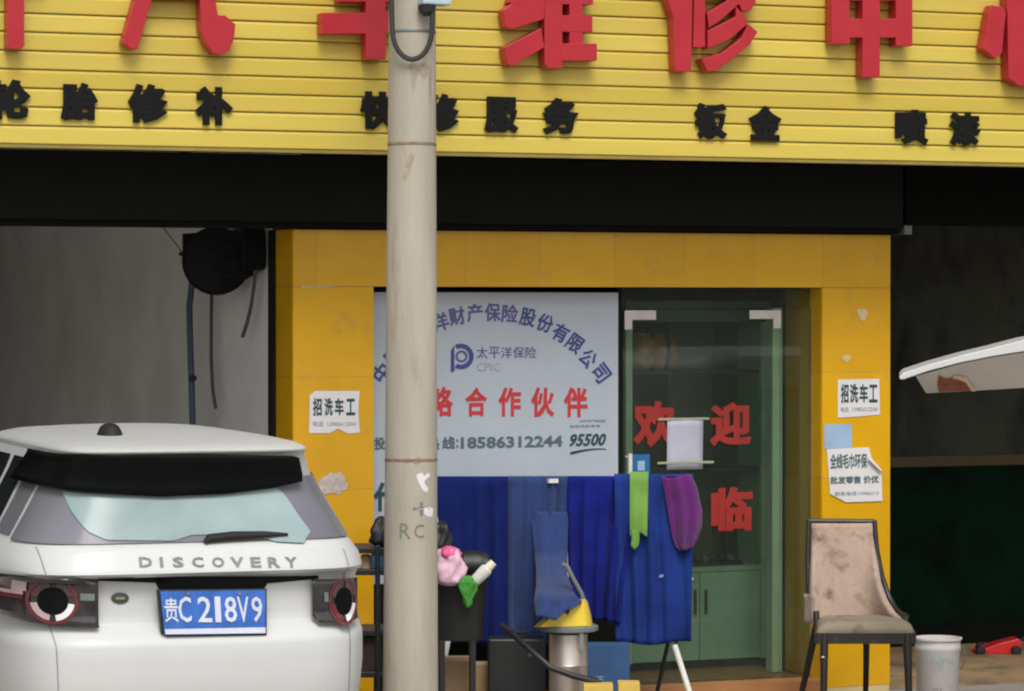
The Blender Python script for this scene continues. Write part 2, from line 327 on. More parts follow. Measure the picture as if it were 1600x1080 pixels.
wt(M_redp, [('战', 620, 604, 655, 651), ('略', 672, 604, 708, 651), ('合', 727, 605, 761, 651), ('作', 779, 605, 814, 651), ('伙', 830, 605, 866, 652), ('伴', 881, 605, 918, 652)], bold=.03, label='red lettering across the board')
wt(M_grey, [('投', 585, 683, 602, 703), ('保', 612, 682, 634, 703), ('热', 664, 682, 687, 703), ('线', 691, 682, 711, 702), (':', 713, 686, 716, 700), ('18586312244', 720, 680, 879, 701)], bold=.03, label='grey telephone number')
wt(M_dgreen, [('95500', 890, 677, 947, 698)], bold=.03, shear=.3)
q = MB()
for i in range(12):
    t0, t1 = i / 12, (i + 1) / 12; f = lambda t: (891 + 56 * t, 708 - 7 * math.sin(t * 1.9) + 0.5, 3.2 * (1 - t) + 1.2)
    (xa, ya, ha), (xb, yb, hb) = f(t0), f(t1); q.prism([wp(xa, ya - ha / 2, .0015), wp(xb, yb - hb / 2, .0015), wp(xb, yb + hb / 2, .0015), wp(xa, ya + ha / 2, .0015)], (0, .001, 0))
q.build('swoosh', M_dgreen, WB)
wt(M_lg, [('太平洋产险热线', 905, 655, 946, 660), ('全国服务电话', 890, 663, 938, 668)], bold=0)
wt(M_dgreen, [('代', 584, 753, 622, 800), ('办', 640, 753, 678, 800), ('保', 700, 755, 745, 802), ('险', 770, 755, 815, 802)], bold=.04)
bl('corner_sticker', M_dgreen, ((PY(640, 760, GY).x, GY - .0035, PY(640, 930, GY).z), (PY(655, 760, GY).x, GY - .001, PY(640, 900, GY).z)), par=WB)
M_redd = mat('red_film', (.34, .025, .018), .5)
# glazing and door
gx = lambda x: PY(x, 700, GY).x; gz = lambda y, x=1100: PY(x, y, GY).z
bl('mullion', M_shut, ((XB1 + .002, GY + .003, .1), (gx(971), GY + .03, ZO - .01)))
bl('transom_glass', M_door, ((gx(971) + .002, GY + .002, gz(482)), (gx(1264), GY + .010, ZO - .004)))
bl('side_glass', M_door, ((gx(1222), GY + .002, .1), (XO1 - .002, GY + .010, gz(482) - .004)))
Dd = bl('glass_door', M_door, ((gx(974), GY + .002, .115), (gx(1220), GY + .012, gz(483) - .002)), label='frameless tinted glass door')
def br(x0, x1, xs0, xs1, y0, y1, y2):
    q = MB(); y_ = GY - .012
    P = [(x0, y0), (x1, y0), (x1, y1), (xs1, y1), (xs1, y2), (xs0, y2), (xs0, y1), (x0, y1)]
    P = [p for i, p in enumerate(P) if p != P[i - 1]]
    q.prism([Vector((gx(a), y_, gz(b))) for a, b in P][::-1], (0, .013, 0)); q.build('patch_fitting', mat('satin_fitting', (.62, .56, .52), .4, metal=.2), Dd, bevel=.004)
br(975, 1024, 975, 987, 485, 500, 515); br(1170, 1219, 1207, 1219, 485, 499, 514)
q = MB(); q.tube([(gx(979), GY - .05, gz(706)), (gx(979), GY - .05, gz(800))], .012); q.tube([(gx(979), GY - .05, gz(712)), (gx(979), GY + .003, gz(712))], .008); q.tube([(gx(979), GY - .05, gz(790)), (gx(979), GY + .003, gz(790))], .008)
q.build('door_handle', M_bot, Dd, smooth=True)
for ch, x0, y0, x1, y1 in (('欢', 989, 626, 1056, 700), ('迎', 1109, 628, 1174, 698), ('光', 988, 761, 1053, 831), ('临', 1111, 760, 1176, 831)):
    wt(M_redd, [(ch, x0, y0, x1, y1)], 'character', 'red stick-on character ' + ch, Y=GY - .001, par=Dd, bold=.045)
# things stuck on the door
q = MB(); q.grid(lambda u, v: Vector((gx(1041 + 56 * u + v * 1), GY - .006 - .004 * math.sin(u * 3), gz(733 - 80 * v))), 6, 6); q.build('door_notice', mat('notice_paper', (.50, .50, .60), .8, bump=.1), label='blank pale sheet of paper taped to the glass door', cat='notice', thick=.0006, smooth=True)
t = thing('door_notice_tape', (gx(1070), GY - .012, gz(654)), 'two strips of yellowish tape holding the sheet to the glass door', 'tape')
for y, x0, x1 in ((654, 1027, 1107), (722, 1026, 1114)):
    q = MB(); q.box((gx(x0), GY - .0125, gz(y + 1.8)), (gx(x1), GY - .0118, gz(y - 1.8))); q.build('tape_strip', M_tape, t)
q = MB(); q.box((gx(988), GY - .002, gz(748)), (gx(1015), GY, gz(708))); st = q.build('blue_door_sticker', M_bluest, label='small square blue sticker on the glass door beside its handle', cat='sticker')
q = MB(); q.box((gx(996), GY - .0035, gz(733)), (gx(1007), GY - .0025, gz(718))); q.build('sticker_centre', M_sky, st)
# shop interior furniture
t = thing('display_cabinet', (PY(1090, 900, 17.0).x, 17.2, .095), 'tall pale green cabinet with dark shelves above and green doors below, inside the shop', 'cabinet')
CF = 16.95; cx = lambda x, Y=CF: PY(x, 700, Y).x; cz = lambda y, Y=CF: PY(1090, y, Y).z
ca0, ca1 = cx(978), cx(1205); zc = cz(886)
def cb(name, m, a, b, par=t, **k): q = MB(); q.box(a, b); return q.build(name, m, par, **k)
cb('stile', M_green2, (cx(1190), CF, .14), (ca1, CF + .03, cz(503) - .003)); cb('stile', M_green2, (ca0, CF, .14), (cx(988), CF + .03, cz(503) - .003))
cb('top_rail', mat('dark_green_rail', (.10, .15, .11), .6), (ca0, CF, cz(503)), (ca1, CF + .03, cz(470)))
cb('side_panel', M_cab, (ca1 - .02, CF + .032, .14), (ca1, CF + .42, cz(470))); cb('side_panel', M_cab, (ca0, CF + .032, .14), (ca0 + .02, CF + .42, cz(470)))
cb('back_panel', M_shelf, (ca0 + .022, CF + .40, zc), (cx(1056), CF + .42, cz(503))); cb('back_panel', M_cabb, (cx(1056) + .002, CF + .40, zc), (cx(1160), CF + .42, cz(503))); cb('back_panel', M_shelf, (cx(1160) + .002, CF + .40, zc), (ca1 - .022, CF + .42, cz(503)))
cb('divider', M_shelf, (cx(1052) - .008, CF + .05, zc + .002), (cx(1052) + .008, CF + .395, cz(505)))
for y in (581, 735): cb('shelf_board', M_shelf, (ca0 + .022, CF + .04, cz(y + 3)), (cx(1052) - .01, CF + .395, cz(y - 2))); cb('shelf_board', M_shelf, (cx(1052) + .01, CF + .04, cz(y + 3)), (ca1 - .022, CF + .395, cz(y - 2)))
cb('worktop', M_cab, (ca0 + .022, CF + .005, zc - .03), (ca1 - .022, CF + .40, zc - .002))
cb('plinth', M_shelf, (ca0 + .01, CF + .04, .096), (ca1 - .01, CF + .38, .138))
cb('bottom_board', M_cab, (ca0 + .022, CF + .035, .14), (ca1 - .022, CF + .40, .16))
lo, hi = cx(988) + .003, cx(1190) - .003; md = cx(1094)
for a, b, hx in ((lo, md - .002, 1086), (md + .002, hi, 1103)):
    q = MB(); q.bbox((a, CF + .004, .145), (b, CF + .03, zc - .034), .004); dr = q.build('cabinet_door', M_cab, t)
    cb('handle', M_cabb, (cx(hx) - .006, CF - .012, cz(960)), (cx(hx) + .006, CF + .003, cz(922)), dr)
for x, k in ((1003, 'mottled brown round jar on the dark cabinet shelf, nearer the door bracket'), (1036, 'orange brown round jar on the dark cabinet shelf, right of the mottled one')):
    c = PY(x, 600, CF + .16); q = MB(); q.lathe([(.04, 0), (.075, .03), (.09, .1), (.08, .17), (.05, .2), (.052, .215)], (c.x, CF + .16, cz(579) + .003), 24); q.build('jar', M_brown, label=k, cat='jar', smooth=True)
t = thing('clutter_tray', (cx(1130), CF + .15, zc), 'dark low tray of small items on the green cabinet', 'tray')
cb('tray_base', M_dk, (cx(1085), CF + .06, zc + .001), (cx(1168), CF + .3, zc + .022), t)
for k in range(7):
    x = cx(1092 + k * 11); r_ = .022 + .012 * random.random(); q = MB(); q.lathe([(r_, 0), (r_ * 1.1, .015), (r_ * .6, .025 + .02 * random.random())], (x, CF + .1 + random.random() * .12, zc + .023), 12, sx=1.4); q.build('small_item', random.choice([M_dk, M_gp, M_dk]), t)

# ------------------------------------------------------------------ sign board
SG = thing('sign_board', (8, SY, ZS), 'wide yellow slatted shop sign carrying big red and small black characters', 'sign')
SX0, SX1 = XLL - .2, XRR + .2
q = MB(); q.box((SX0, SY + .012, ZS + .002), (SX1, SY + .05, 4.6)); q.build('backing', M_signd, SG)
pitch = (PY(1200, 220, SY).z - PY(1200, 246.6, SY).z)
zz = ZS; k = 0
while zz < 4.55:
    q = MB(); e = .0045
    prof = [(SY + .012, zz + .0), (SY - .002, zz + .001), (SY - .006, zz + .006), (SY - .003, zz + pitch - e - .012), (SY + .003, zz + pitch - e), (SY + .012, zz + pitch - e)]
    q.prism([(SX0, y, z) for y, z in prof], (SX1 - SX0, 0, 0)); q.build('slat', M_signv[[2, 2, 0, 1, 0, 0, 2, 0, 1, 0, 2][k % 11]], SG); zz += pitch; k += 1
q = MB(); q.box((SX0, SY - .004, ZS - .018), (SX1, SY + .055, ZS - .002)); q.build('bottom_trim', M_signd, SG)
for ch, x0, y0, x1, y1 in (('轮', -22, 125, 48, 186), ('胎', 95, 130, 153, 189), ('修', 200, 132, 262, 192), ('补', 305, 136, 364, 195), ('快', 563, 144, 621, 203), ('修', 664, 147, 717, 206), ('服', 757, 152, 810, 208), ('务', 848, 154, 904, 210), ('钣', 1085, 162, 1136, 218), ('金', 1170, 166, 1221, 220), ('喷', 1399, 172, 1450, 226), ('漆', 1483, 176, 1532, 228)):
    q = MB(); wall_text(q, ch, x0, y0, x1, y1, SY - .018, .014, .058)
    q.build('small_character', M_black, SG, 'black character ' + ch)
# big red characters: strokes traced on the letter fronts, .075 m deep
LY = SY - .095
def big(name, polys):
    o = None
    ch = MB()
    for i, P in enumerate(polys):
        pts = [PY(x, y, LY - i * .0006) for x, y in P]
        a = sum(pts[j].x * pts[(j + 1) % len(pts)].z - pts[(j + 1) % len(pts)].x * pts[j].z for j in range(len(pts)))
        if a < 0: pts = pts[::-1]
        ch.prism(pts, (0, .078 + i * .0006, 0))
    return ch.build('large_character', M_red, SG, 'large red raised character ' + name, bevel=.003)
big('with one upright stroke at the left edge of the view', [[(12, -150), (38, -150), (38, 72), (33, 77), (18, 77), (12, 73)], [(-70, -60), (70, -60), (70, -36), (-70, -36)]])
big('汽', [[(228, -60), (252, -60), (240, -10), (215, 77), (204, 76), (192, 66)], [(205, -95), (345, -95), (345, -72), (205, -72)], [(232, -26), (330, -26), (330, -3), (232, -3)],
     [(312, -26), (338, -26), (338, 10), (341, 24), (352, 24), (368, 38), (366, 60), (358, 80), (346, 85), (334, 84), (322, 68), (314, 45)], [(232, -140), (256, -140), (215, -60), (200, -75)]])
big('车', [[(503, 20), (660, 20), (660, 53), (503, 53)], [(572, -150), (603, -150), (603, 93), (572, 93)], [(530, -28), (640, -28), (640, 3), (530, 3)], [(515, -110), (650, -110), (650, -84), (515, -84)], [(560, -150), (585, -140), (545, -3), (527, -15)]])
big('维', [[(786, 16), (812, -4), (852, 0), (850, 30), (800, 46), (790, 42)], [(788, 74), (846, 44), (851, 74), (800, 104), (793, 100)], [(822, -70), (845, -60), (812, 10), (796, 4)], [(851, 0), (879, 0), (879, 107), (856, 107), (851, 100)],
     [(851, -60), (879, -60), (879, 4), (851, 4)], [(890, -50), (911, -50), (911, 76), (890, 76)], [(876, -8), (927, -8), (927, 7), (876, 7)], [(876, 24), (926, 24), (926, 50), (876, 50)], [(876, 68), (933, 68), (933, 95), (876, 95)], [(846, -50), (930, -50), (930, -28), (846, -28)], [(865, -110), (888, -100), (850, -20), (832, -35)], [(890, -95), (910, -100), (920, -40), (898, -40)]])
big('修', [[(1045, -70), (1082, -70), (1082, 16), (1080, 112), (1055, 112), (1052, 26), (1042, -2)], [(1086, -40), (1102, -40), (1102, 74), (1083, 74)], [(1105, 20), (1135, 2), (1148, -10), (1160, 2), (1126, 32), (1108, 44)], [(1106, 48), (1150, 26), (1150, 10), (1165, 26), (1168, 38), (1140, 62), (1106, 76)],
     [(1096, 92), (1130, 82), (1158, 60), (1170, 38), (1184, 50), (1172, 70), (1148, 90), (1120, 110), (1106, 113)], [(1146, -14), (1184, -40), (1181, 4), (1172, 18), (1160, 18)], [(1086, -30), (1180, -30), (1180, -5), (1086, -5)], [(1116, -90), (1135, -90), (1180, -20), (1150, -20)], [(1030, -40), (1060, -110), (1080, -100), (1050, -20)]])
big('中', [[(1300, -60), (1328, -60), (1328, 69), (1300, 69)], [(1326, 29), (1402, 29), (1402, 59), (1326, 59)], [(1400, -60), (1426, -60), (1426, 72), (1400, 72)], [(1348, -130), (1375, -130), (1375, 121), (1348, 121)], [(1326, -66), (1402, -66), (1402, -40), (1326, -40)], [(1326, -14), (1352, -14), (1352, 1), (1326, 1)], [(1374, -14), (1400, -14), (1400, 1), (1374, 1)]])
big('心', [[(1550, 8), (1568, 12), (1572, 20), (1566, 82), (1556, 92), (1536, 76), (1546, 20)], [(1573, -60), (1602, -60), (1602, 100), (1612, 112), (1680, 112), (1680, 136), (1592, 134), (1576, 122)], [(1600, -80), (1622, -90), (1650, -20), (1628, -10)], [(1668, 0), (1690, -6), (1715, 60), (1692, 68)], [(1660, 70), (1682, 64), (1682, 118), (1660, 118)]])

# ------------------------------------------------------------------ notices on the piers
def notice(name, corners, label, cat='notice', m=M_paper, Y=FY - .006):
    q = MB(); n = len(corners)
    q.prism([PY(x, y, Y) for x, y in corners][::-1], (0, .0012, 0)); return q.build(name, m, label=label, cat=cat)
def ntext(par, rows, Y=FY - .0075, m=M_dgreen, bold=.03):
    for tx, x0, y0, x1, y1 in rows:
        q = MB(); wall_text(q, tx, x0, y0, x1, y1, Y, .0012, bold); q.build('printed_line', m, par)
n = notice('paper_notice', [(484, 618), (492, 611), (562, 611), (560, 640), (562, 676), (545, 678), (528, 670), (515, 677), (483, 677)], 'white recruitment notice with bold characters on the left yellow pier')
ntext(n, [('招', 489, 622, 503, 650), ('洗', 507, 622, 520, 650), ('车', 523, 622, 537, 649), ('工', 541, 623, 555, 649)]); ntext(n, [('电话', 489, 658, 505, 667), ('13985612244', 512, 659, 556, 666)], m=M_lg, bold=.01)
n = notice('paper_notice', [(1309, 593), (1374, 592), (1375, 648), (1340, 651), (1309, 653)], 'small white recruitment notice high on the right yellow pier above the blue sticker')
ntext(n, [('招', 1314, 600, 1326, 630), ('洗', 1328, 600, 1341, 630), ('车', 1343, 600, 1356, 629), ('工', 1358, 601, 1371, 629)]); ntext(n, [('电话', 1314, 636, 1326, 644), ('13985612244', 1331, 636, 1371, 643)], m=M_lg, bold=.01)
notice('sticker', [(1288, 663), (1331, 662), (1331, 700), (1288, 702)], 'pale blue rectangular sticker on the right yellow pier', 'sticker', M_sky)
n = notice('torn_notice', [(1292, 702), (1358, 699), (1362, 716), (1377, 734), (1379, 783), (1322, 785), (1297, 772)], 'large torn white notice with curled corner low on the right yellow pier', Y=FY - .009)
ntext(n, [('全线毛巾环保', 1297, 708, 1355, 733), ('批发零售 价优', 1297, 743, 1373, 757)], Y=FY - .0105, m=M_grey); ntext(n, [('联系电话13985612', 1304, 767, 1373, 775)], Y=FY - .0105, m=M_lg, bold=.01)
q = MB(); q.grid(lambda u, v: PY(1357 + u * 20, 714 + u * 20 + v * 7 - 2 * u * v, FY - .012 - .02 * v * (1 - v) * 4), 5, 4); q.build('curled_corner', M_paper, n, thick=.0006)
notice('paper_scrap', [(486, 761), (491, 755), (499, 753), (503, 746), (511, 744), (515, 738), (524, 740), (532, 737), (538, 744), (539, 752), (544, 757), (541, 765), (534, 768), (531, 773), (519, 770), (508, 773), (497, 770), (488, 771)], 'torn white paper remnant on the left yellow pier beside the car roof', 'paper scrap', mat('old_paper', (.58, .49, .44), .9, var=.25, scale=30))
for P, l in (([(1338, 484), (1352, 482), (1356, 488), (1351, 503), (1344, 500)], 'tiny whitish glue mark near the top of the right yellow pier'), ([(1316, 556), (1326, 554), (1331, 560), (1323, 566), (1317, 562)], 'tiny whitish glue mark just above the small notice on the right pier')):
    notice('glue_mark', P, l, 'glue mark', mat('glue', (.72, .56, .3), .7))
notice('tape_mark', [(470, 447), (520, 446), (520, 449), (470, 450)], 'thin pale scrape along the tile joint at the top of the left pier', 'scrape mark', M_grout)

# ------------------------------------------------------------------ utility pole
PD0 = 15.6
pb = PD(641, 476 + 5000 * EYE / PD0, PD0); ptop = PD(645, -250, PD0)
pc = lambda z: Vector((pb.x + (ptop.x - pb.x) * z / ptop.z, pb.y + (ptop.y - pb.y) * z / ptop.z, z))
rz = lambda z: .137 - .0062 * z
P_ = thing('utility_pole', (pb.x, pb.y, 0), 'tall grey concrete utility pole standing in front of the yellow shop', 'utility pole')
def polepatch(mb, a0, a1, z0, z1, d, wob=0, n=10, m=4):
    def f(u, v):
        a = a0 + (a1 - a0) * u; z = z0 + (z1 - z0) * v + wob * math.sin(u * 9); c = pc(z); r = rz(z) + d
        dirr = (rt * math.sin(R(a)) - Vector((fw.x, fw.y, 0)).normalized() * math.cos(R(a))); return Vector((c.x, c.y, z)) + dirr * r
    mb.grid(f, n, m)
q = MB(); n_ = 40; zs = [-.2 + i * .12 for i in range(56)]
vs = []
for z in zs:
    c = pc(z)
    for k in range(n_):
        a = 2 * math.pi * k / n_; vs.append(Vector((c.x + rz(z) * math.cos(a), c.y + rz(z) * math.sin(a), z)))
q.add(vs, [(i * n_ + k, i * n_ + (k + 1) % n_, (i + 1) * n_ + (k + 1) % n_, (i + 1) * n_ + k) for i in range(len(zs) - 1) for k in range(n_)] + [tuple(range((len(zs) - 1) * n_, len(zs) * n_))])
q.build('shaft', M_conc, P_, smooth=True)
for y, d, nm in ((51, .003, 'wire_band'), (226, .0022, 'wire_band'), (718, .0018, 'joint_ring')):
    z = ZD(y, PD0); q = MB(); q.lathe([(rz(z) + .0005, -.008), (rz(z) + d, -.003), (rz(z) + d, .003), (rz(z) + .0005, .008)], pc(z), 40, cap=False); q.build(nm, M_rust if y != 51 else M_gp, P_, smooth=True)
def poleshape(pts, m, name):
    def f(x, y):
        a = math.asin(max(-.99, min(.99, (x - 641) / 39))); z = ZD(y, PD0); cc = pc(z); return Vector((cc.x, cc.y, z)) + (rt * math.sin(a) - Vector((fw.x, fw.y, 0)).normalized() * math.cos(a)) * (rz(z) + .0012)
    cx_ = sum(p[0] for p in pts) / len(pts); cy_ = sum(p[1] for p in pts) / len(pts); q = MB(); n = len(pts)
    q.add([f(cx_, cy_)] + [f(cx_ + (x - cx_) * .5, cy_ + (y - cy_) * .5) for x, y in pts] + [f(x, y) for x, y in pts], [(0, 1 + i, 1 + (i + 1) % n) for i in range(n)] + [(1 + i, 1 + n + i, 1 + n + (i + 1) % n, 1 + (i + 1) % n) for i in range(n)]); q.build(name, m, P_)
poleshape([(650, 740), (656, 737), (668, 738), (670, 742), (663, 747), (661, 754), (667, 762), (665, 768), (659, 764), (655, 755), (652, 749)], M_paper, 'paper_remnant')
poleshape([(661, 792), (669, 790), (674, 794), (673, 805), (668, 806), (661, 801)], M_paper, 'paper_remnant')
def poletext(ch, x0, y0, x1, y1, m=M_grey):
    q = MB(); a0 = math.degrees(math.asin((x0 - 641) / 39)); a1 = math.degrees(math.asin((x1 - 641) / 39)); z0, z1 = ZD(y1, PD0), ZD(y0, PD0)
    def f(u, v, c):
        a = R(a0 + (a1 - a0) * u); z = z0 + (z1 - z0) * v; cc = pc(z); return Vector((cc.x, cc.y, z)) + (rt * math.sin(a) - Vector((fw.x, fw.y, 0)).normalized() * math.cos(a)) * (rz(z) + .0015 + c * .001)
    put(q, ch, f, .0); q.build('pole_mark', m, P_)
mg = mat('faded_paint_mark', (.2, .22, .16), .8)
poletext('R', 626, 815, 642, 839, mg); poletext('C', 647, 817, 661, 838, mg); poletext('+', 645, 782, 668, 803, mg)
M_rs = mat('faint_rust', (.385, .325, .25), .9, var=.2, scale=25)
poleshape([(636, 104), (645, 100), (660, 102), (668, 106), (667, 118), (663, 126), (661, 112), (652, 110), (645, 118), (643, 150), (640, 118)], M_rs, 'rust_streak')
poleshape([(669, 104), (674, 108), (673, 140), (671, 175), (669, 140)], M_rs, 'rust_streak')
poleshape([(634, 250), (641, 238), (646, 246), (640, 268), (632, 286), (628, 280)], M_rs, 'rust_streak')
poleshape([(618, 718), (636, 714), (655, 713), (672, 716), (668, 721), (650, 724), (634, 722)], mat('grime', (.27, .23, .17), .9, var=.3, scale=20), 'grime_patch')
# cable loop and box
front = -Vector((fw.x, fw.y, 0)).normalized()
q = MB(); pts = []
for i in range(33):
    t_ = i / 32; 
    if t_ < .3: x, y = 610 + 3 * t_ / .3, -60 + 105 * t_ / .3
    elif t_ > .7: x, y = 675 + 4 * (t_ - .7) / .3, 45 - 105 * (t_ - .7) / .3
    else:
        a = math.pi * (t_ - .3) / .4; x, y = 644 - 31 * math.cos(a), 45 + 48 * math.sin(a)
    pts.append(PD(x, y, PD0 - rz(3) - .03))
q.tube(pts, .013, 8); q.build('service_cable', M_cable, label='black cable hanging in a loop on the concrete pole', cat='cable', smooth=True)
t = thing('junction_box', PD(672, 9, PD0 - .12), 'pale blue junction box strapped high on the concrete pole', 'junction box')
a = PD(651, 9, PD0 - .1); b = PD(702, -70, PD0 - .1); q = MB(); q.box((a.x, a.y - .09, a.z), (b.x, a.y + .02, b.z)); q.build('housing', M_boxb, t, bevel=.008)
q = MB(); c = PD(667, 9, PD0 - .14); q.lathe([(.045, 0), (.04, -.03), (.02, -.05)][::-1], c, 14); q.build('cable_gland', M_dk, t)

# ------------------------------------------------------------------ hose reel on the left bay wall
XW = XL
w0 = PX(350, 410, XW); M_reel = mat('reel_black', (.007, .007, .007), .7, spec=.15)
t = thing('hose_reel', w0, 'black hose reel mounted high on the grey garage wall', 'hose reel')
rc = PX(338, 408, XW - .17); RM = Matrix.Rotation(R(90), 4, 'Y') @ Matrix.Identity(4)
q = MB(); q.lathe([(.02, -.07), (.17, -.07), (.19, -.05), (.19, -.045), (.13, -.04), (.13, .04), (.19, .045), (.19, .05), (.17, .07), (.02, .07)], rc, 28, Matrix.Rotation(R(72), 4, 'Z') @ Matrix.Rotation(R(90), 4, 'Y')); q.build('drum', M_reel, t, smooth=True)
q = MB(); q.lathe([(.0, .075), (.03, .075), (.05, .07)], rc, 16, Matrix.Rotation(R(-108), 4, 'Z') @ Matrix.Rotation(R(90), 4, 'Y')); q.build('hub', M_reel, t)
q = MB(); q.box((rc.x - .06, rc.y - .02, rc.z + .02), (XW - .002, rc.y + .45, rc.z + .16)); q.build('bracket', M_reel, t)
q = MB(); c = PX(385, 385, XW - .1); q.box((c.x - .05, c.y - .08, c.z - .13), (c.x + .09, c.y + .12, c.z + .1)); q.build('motor_case', M_reel, t, bevel=.02)
q = MB(); c = PX(372, 410, XW - .12); q.lathe([(.03, -.1), (.09, -.07), (.12, 0), (.09, .07), (.03, .1)], c, 16); q.build('guard', M_reel, t, smooth=True)
q = MB(); q.tube([PX(282, 397, XW - .2), PX(300, 400, XW - .2)], .011, 8); q.build('crank', M_reel, t)
def cab(name, P, r, m, label, cat, off=.06):
    q = MB(); q.tube([PX(x, y, XW - off) for x, y in P], r, 8); return q.build(name, m, label=label, cat=cat, smooth=True)
h = thing('blue_hose', PX(300, 690, XW - .15), 'flat blue hose hanging from the black reel down behind the car roof', 'hose')
q = MB(); q.tube([PX(x, y, XW - .15) for x, y in ((300, 440), (296, 480), (297, 530), (299, 590), (301, 660), (302, 760))], .019, 8); q.build('hose_length', M_strap, h, smooth=True)
q = MB(); c = PX(301, 591, XW - .16); q.lathe([(.005, -.02), (.02, -.014), (.026, 0), (.02, .014), (.005, .02)], c, 12); q.build('stopper', M_dk, h, smooth=True)
M_str = mat('brown_cord', (.09, .075, .06), .8)
cab('hanging_cord', [(331, 440), (330, 500), (330, 560), (332, 605), (337, 638)], .010, M_str, 'thin brown cord hanging straight below the black reel', 'cord')
cab('hanging_cord', [(401, 400), (397, 445), (392, 480), (386, 505), (379, 526)], .011, M_str, 'short curved cord hanging at the right of the black reel', 'cord')
cab('wall_wire', [(248, 345), (262, 365), (278, 385), (286, 397)], .003, M_str, 'thin wire slanting down from the beam to the black reel', 'wire')

# ------------------------------------------------------------------ cars
def interp(T, z):
    if z <= T[0][0]: return T[0][1]
    for (a, va), (b, vb) in zip(T, T[1:]):
        if z <= b: return va + (vb - va) * (z - a) / (b - a)
    return T[-1][1]
class Car:
    def __init__(s, org, yaw, WR, HW, WF, paint=M_paint):
        s.o = Vector(org); s.H = Vector((math.sin(yaw), math.cos(yaw), 0)); s.R = Vector((math.cos(yaw), -math.sin(yaw), 0)); s.WR, s.HW, s.WF = WR, HW, WF
    def W(s, u, w_, z): return s.o + s.R * u + s.H * w_ + Vector((0, 0, z))
    def S(s, u, z, d=0):
        hw = interp(s.HW, z) + d; w0 = interp(s.WR, z); hl = (interp(s.WF, z) - w0) / 2; k = min(abs(u) / hw, .9999)
        return s.W(max(-hw, min(hw, u)), w0 - d + (1 - (1 - k ** 6) ** (1 / 6)) * hl, z)
    def side(s, sg, w_, z, d=0):
        hw = interp(s.HW, z) + d; w0 = interp(s.WR, z); w1 = interp(s.WF, z); m = (w0 + w1) / 2; hl = (w1 - w0) / 2 + d; k = min(abs(w_ - m) / hl, .9999)
        return s.W(sg * hw * (1 - k ** 6) ** (1 / 6), w_, z)
    def shell(s, zs, n=72):
        q = MB(); vs = []
        for z in zs:
            hw = interp(s.HW, z); w0 = interp(s.WR, z); w1 = interp(s.WF, z); m = (w0 + w1) / 2; hl = (w1 - w0) / 2
            for k in range(n):
                a = 2 * math.pi * (k + .5) / n; c, si = math.cos(a), math.sin(a); e = 1 / 3
                vs.append(s.W(hw * math.copysign(abs(c) ** e, c), m + hl * math.copysign(abs(si) ** e, si), z))
        q.add(vs, [(i * n + k, (i + 1) * n + k, (i + 1) * n + (k + 1) % n, i * n + (k + 1) % n) for i in range(len(zs) - 1) for k in range(n)] + [tuple(range((len(zs) - 1) * n, len(zs) * n)), tuple(range(n - 1, -1, -1))])
        return q
    def uz(s, x, y, w_=.08):             # measured point on the rear face
        d = ray(x, y); P0 = s.W(0, w_, 0); tt = (P0 - CAM).dot(s.H) / d.dot(s.H); p = CAM + d * tt - s.o; return p.dot(s.R), p.z
    def strip(s, q, xs, top, bot, d, n=24, m=6, w_=.08):
        def f(a, b):
            x = xs[0] + (xs[1] - xs[0]) * a; u0, z0 = s.uz(x, interp(bot, x), w_); u1, z1 = s.uz(x, interp(top, x), w_); return s.S(u0 + (u1 - u0) * b, z0 + (z1 - z0) * b, d)
        q.grid(f, n, m)
    def wheel(s, root, u, w_, r=.34):
        M = Matrix(((s.R.x, -s.H.x, 0, 0), (s.R.y, -s.H.y, 0, 0), (0, 0, 1, 0), (0, 0, 0, 1))) @ Matrix.Rotation(R(90), 4, 'Y')
        q = MB(); q.lathe([(r * .62, -.1), (r * .93, -.11), (r, -.08), (r, .08), (r * .93, .11), (r * .62, .1)], s.W(u, w_, r), 28, M, cap=False); wh = q.build('wheel', M_rub, root, smooth=True)
        q = MB(); q.lathe([(r * .62, -.1), (r * .5, .02), (.02, .05)], s.W(u, w_, r), 28, M); 
        for k in range(5):
            a = 2 * math.pi * k / 5; sg = 1 if u > 0 else -1; c0 = s.W(u + sg * .09, w_, r); q.tube([c0, c0 + s.H * math.cos(a) * r * .6 + Vector((0, 0, math.sin(a) * r * .6))], .03, 6)
        q.build('rim', M_alloy, wh)

D0 = 14.3
yaw = TH - R(19)
o = PD(322, 476, D0); o.z = 0
WR = [(.2, .14), (.35, .04), (.5, .0), (.71, .0), (.735, .006), (.76, .025), (.81, .075), (.82, .082), (1.02, .092), (1.024, .03), (1.042, .0), (1.055, .004), (1.15, .052), (1.166, .078), (1.172, .092), (1.3, .155), (1.385, .198), (1.46, .192), (1.566, .13), (1.572, .105), (1.580, .10), (1.590, .13), (1.603, .20), (1.618, .38), (1.630, .62), (1.640, .9), (1.645, 1.15)]
HW = [(.2, .81), (.35, .865), (.6, .89), (.735, .89), (.81, .872), (.95, .875), (1.02, .875), (1.03, .87), (1.10, .85), (1.166, .80), (1.3, .72), (1.45, .635), (1.552, .585), (1.556, .585), (1.575, .585), (1.590, .575), (1.603, .55), (1.618, .49), (1.630, .40), (1.640, .28), (1.645, .14)]
WF = [(.2, 4.2), (.5, 4.4), (.75, 4.35), (.98, 4.2), (1.03, 3.5), (1.1, 3.3), (1.55, 2.6), (1.59, 2.5), (1.618, 2.3), (1.645, 1.85)]
C = Car(o, yaw, WR, HW, WF)
T = thing('parked_suv', o, 'white SUV parked at the left, seen from behind with a blue number plate', 'car')
zs = sorted(set([z for z, _ in WR] + [z for z, _ in HW] + [z for z, _ in WF] + [.27, .42, .64, .86, .9, 1.06, 1.13, 1.22, 1.38, 1.5]))
bd = C.shell(zs, 96).build('body', M_paint, T, smooth=True)
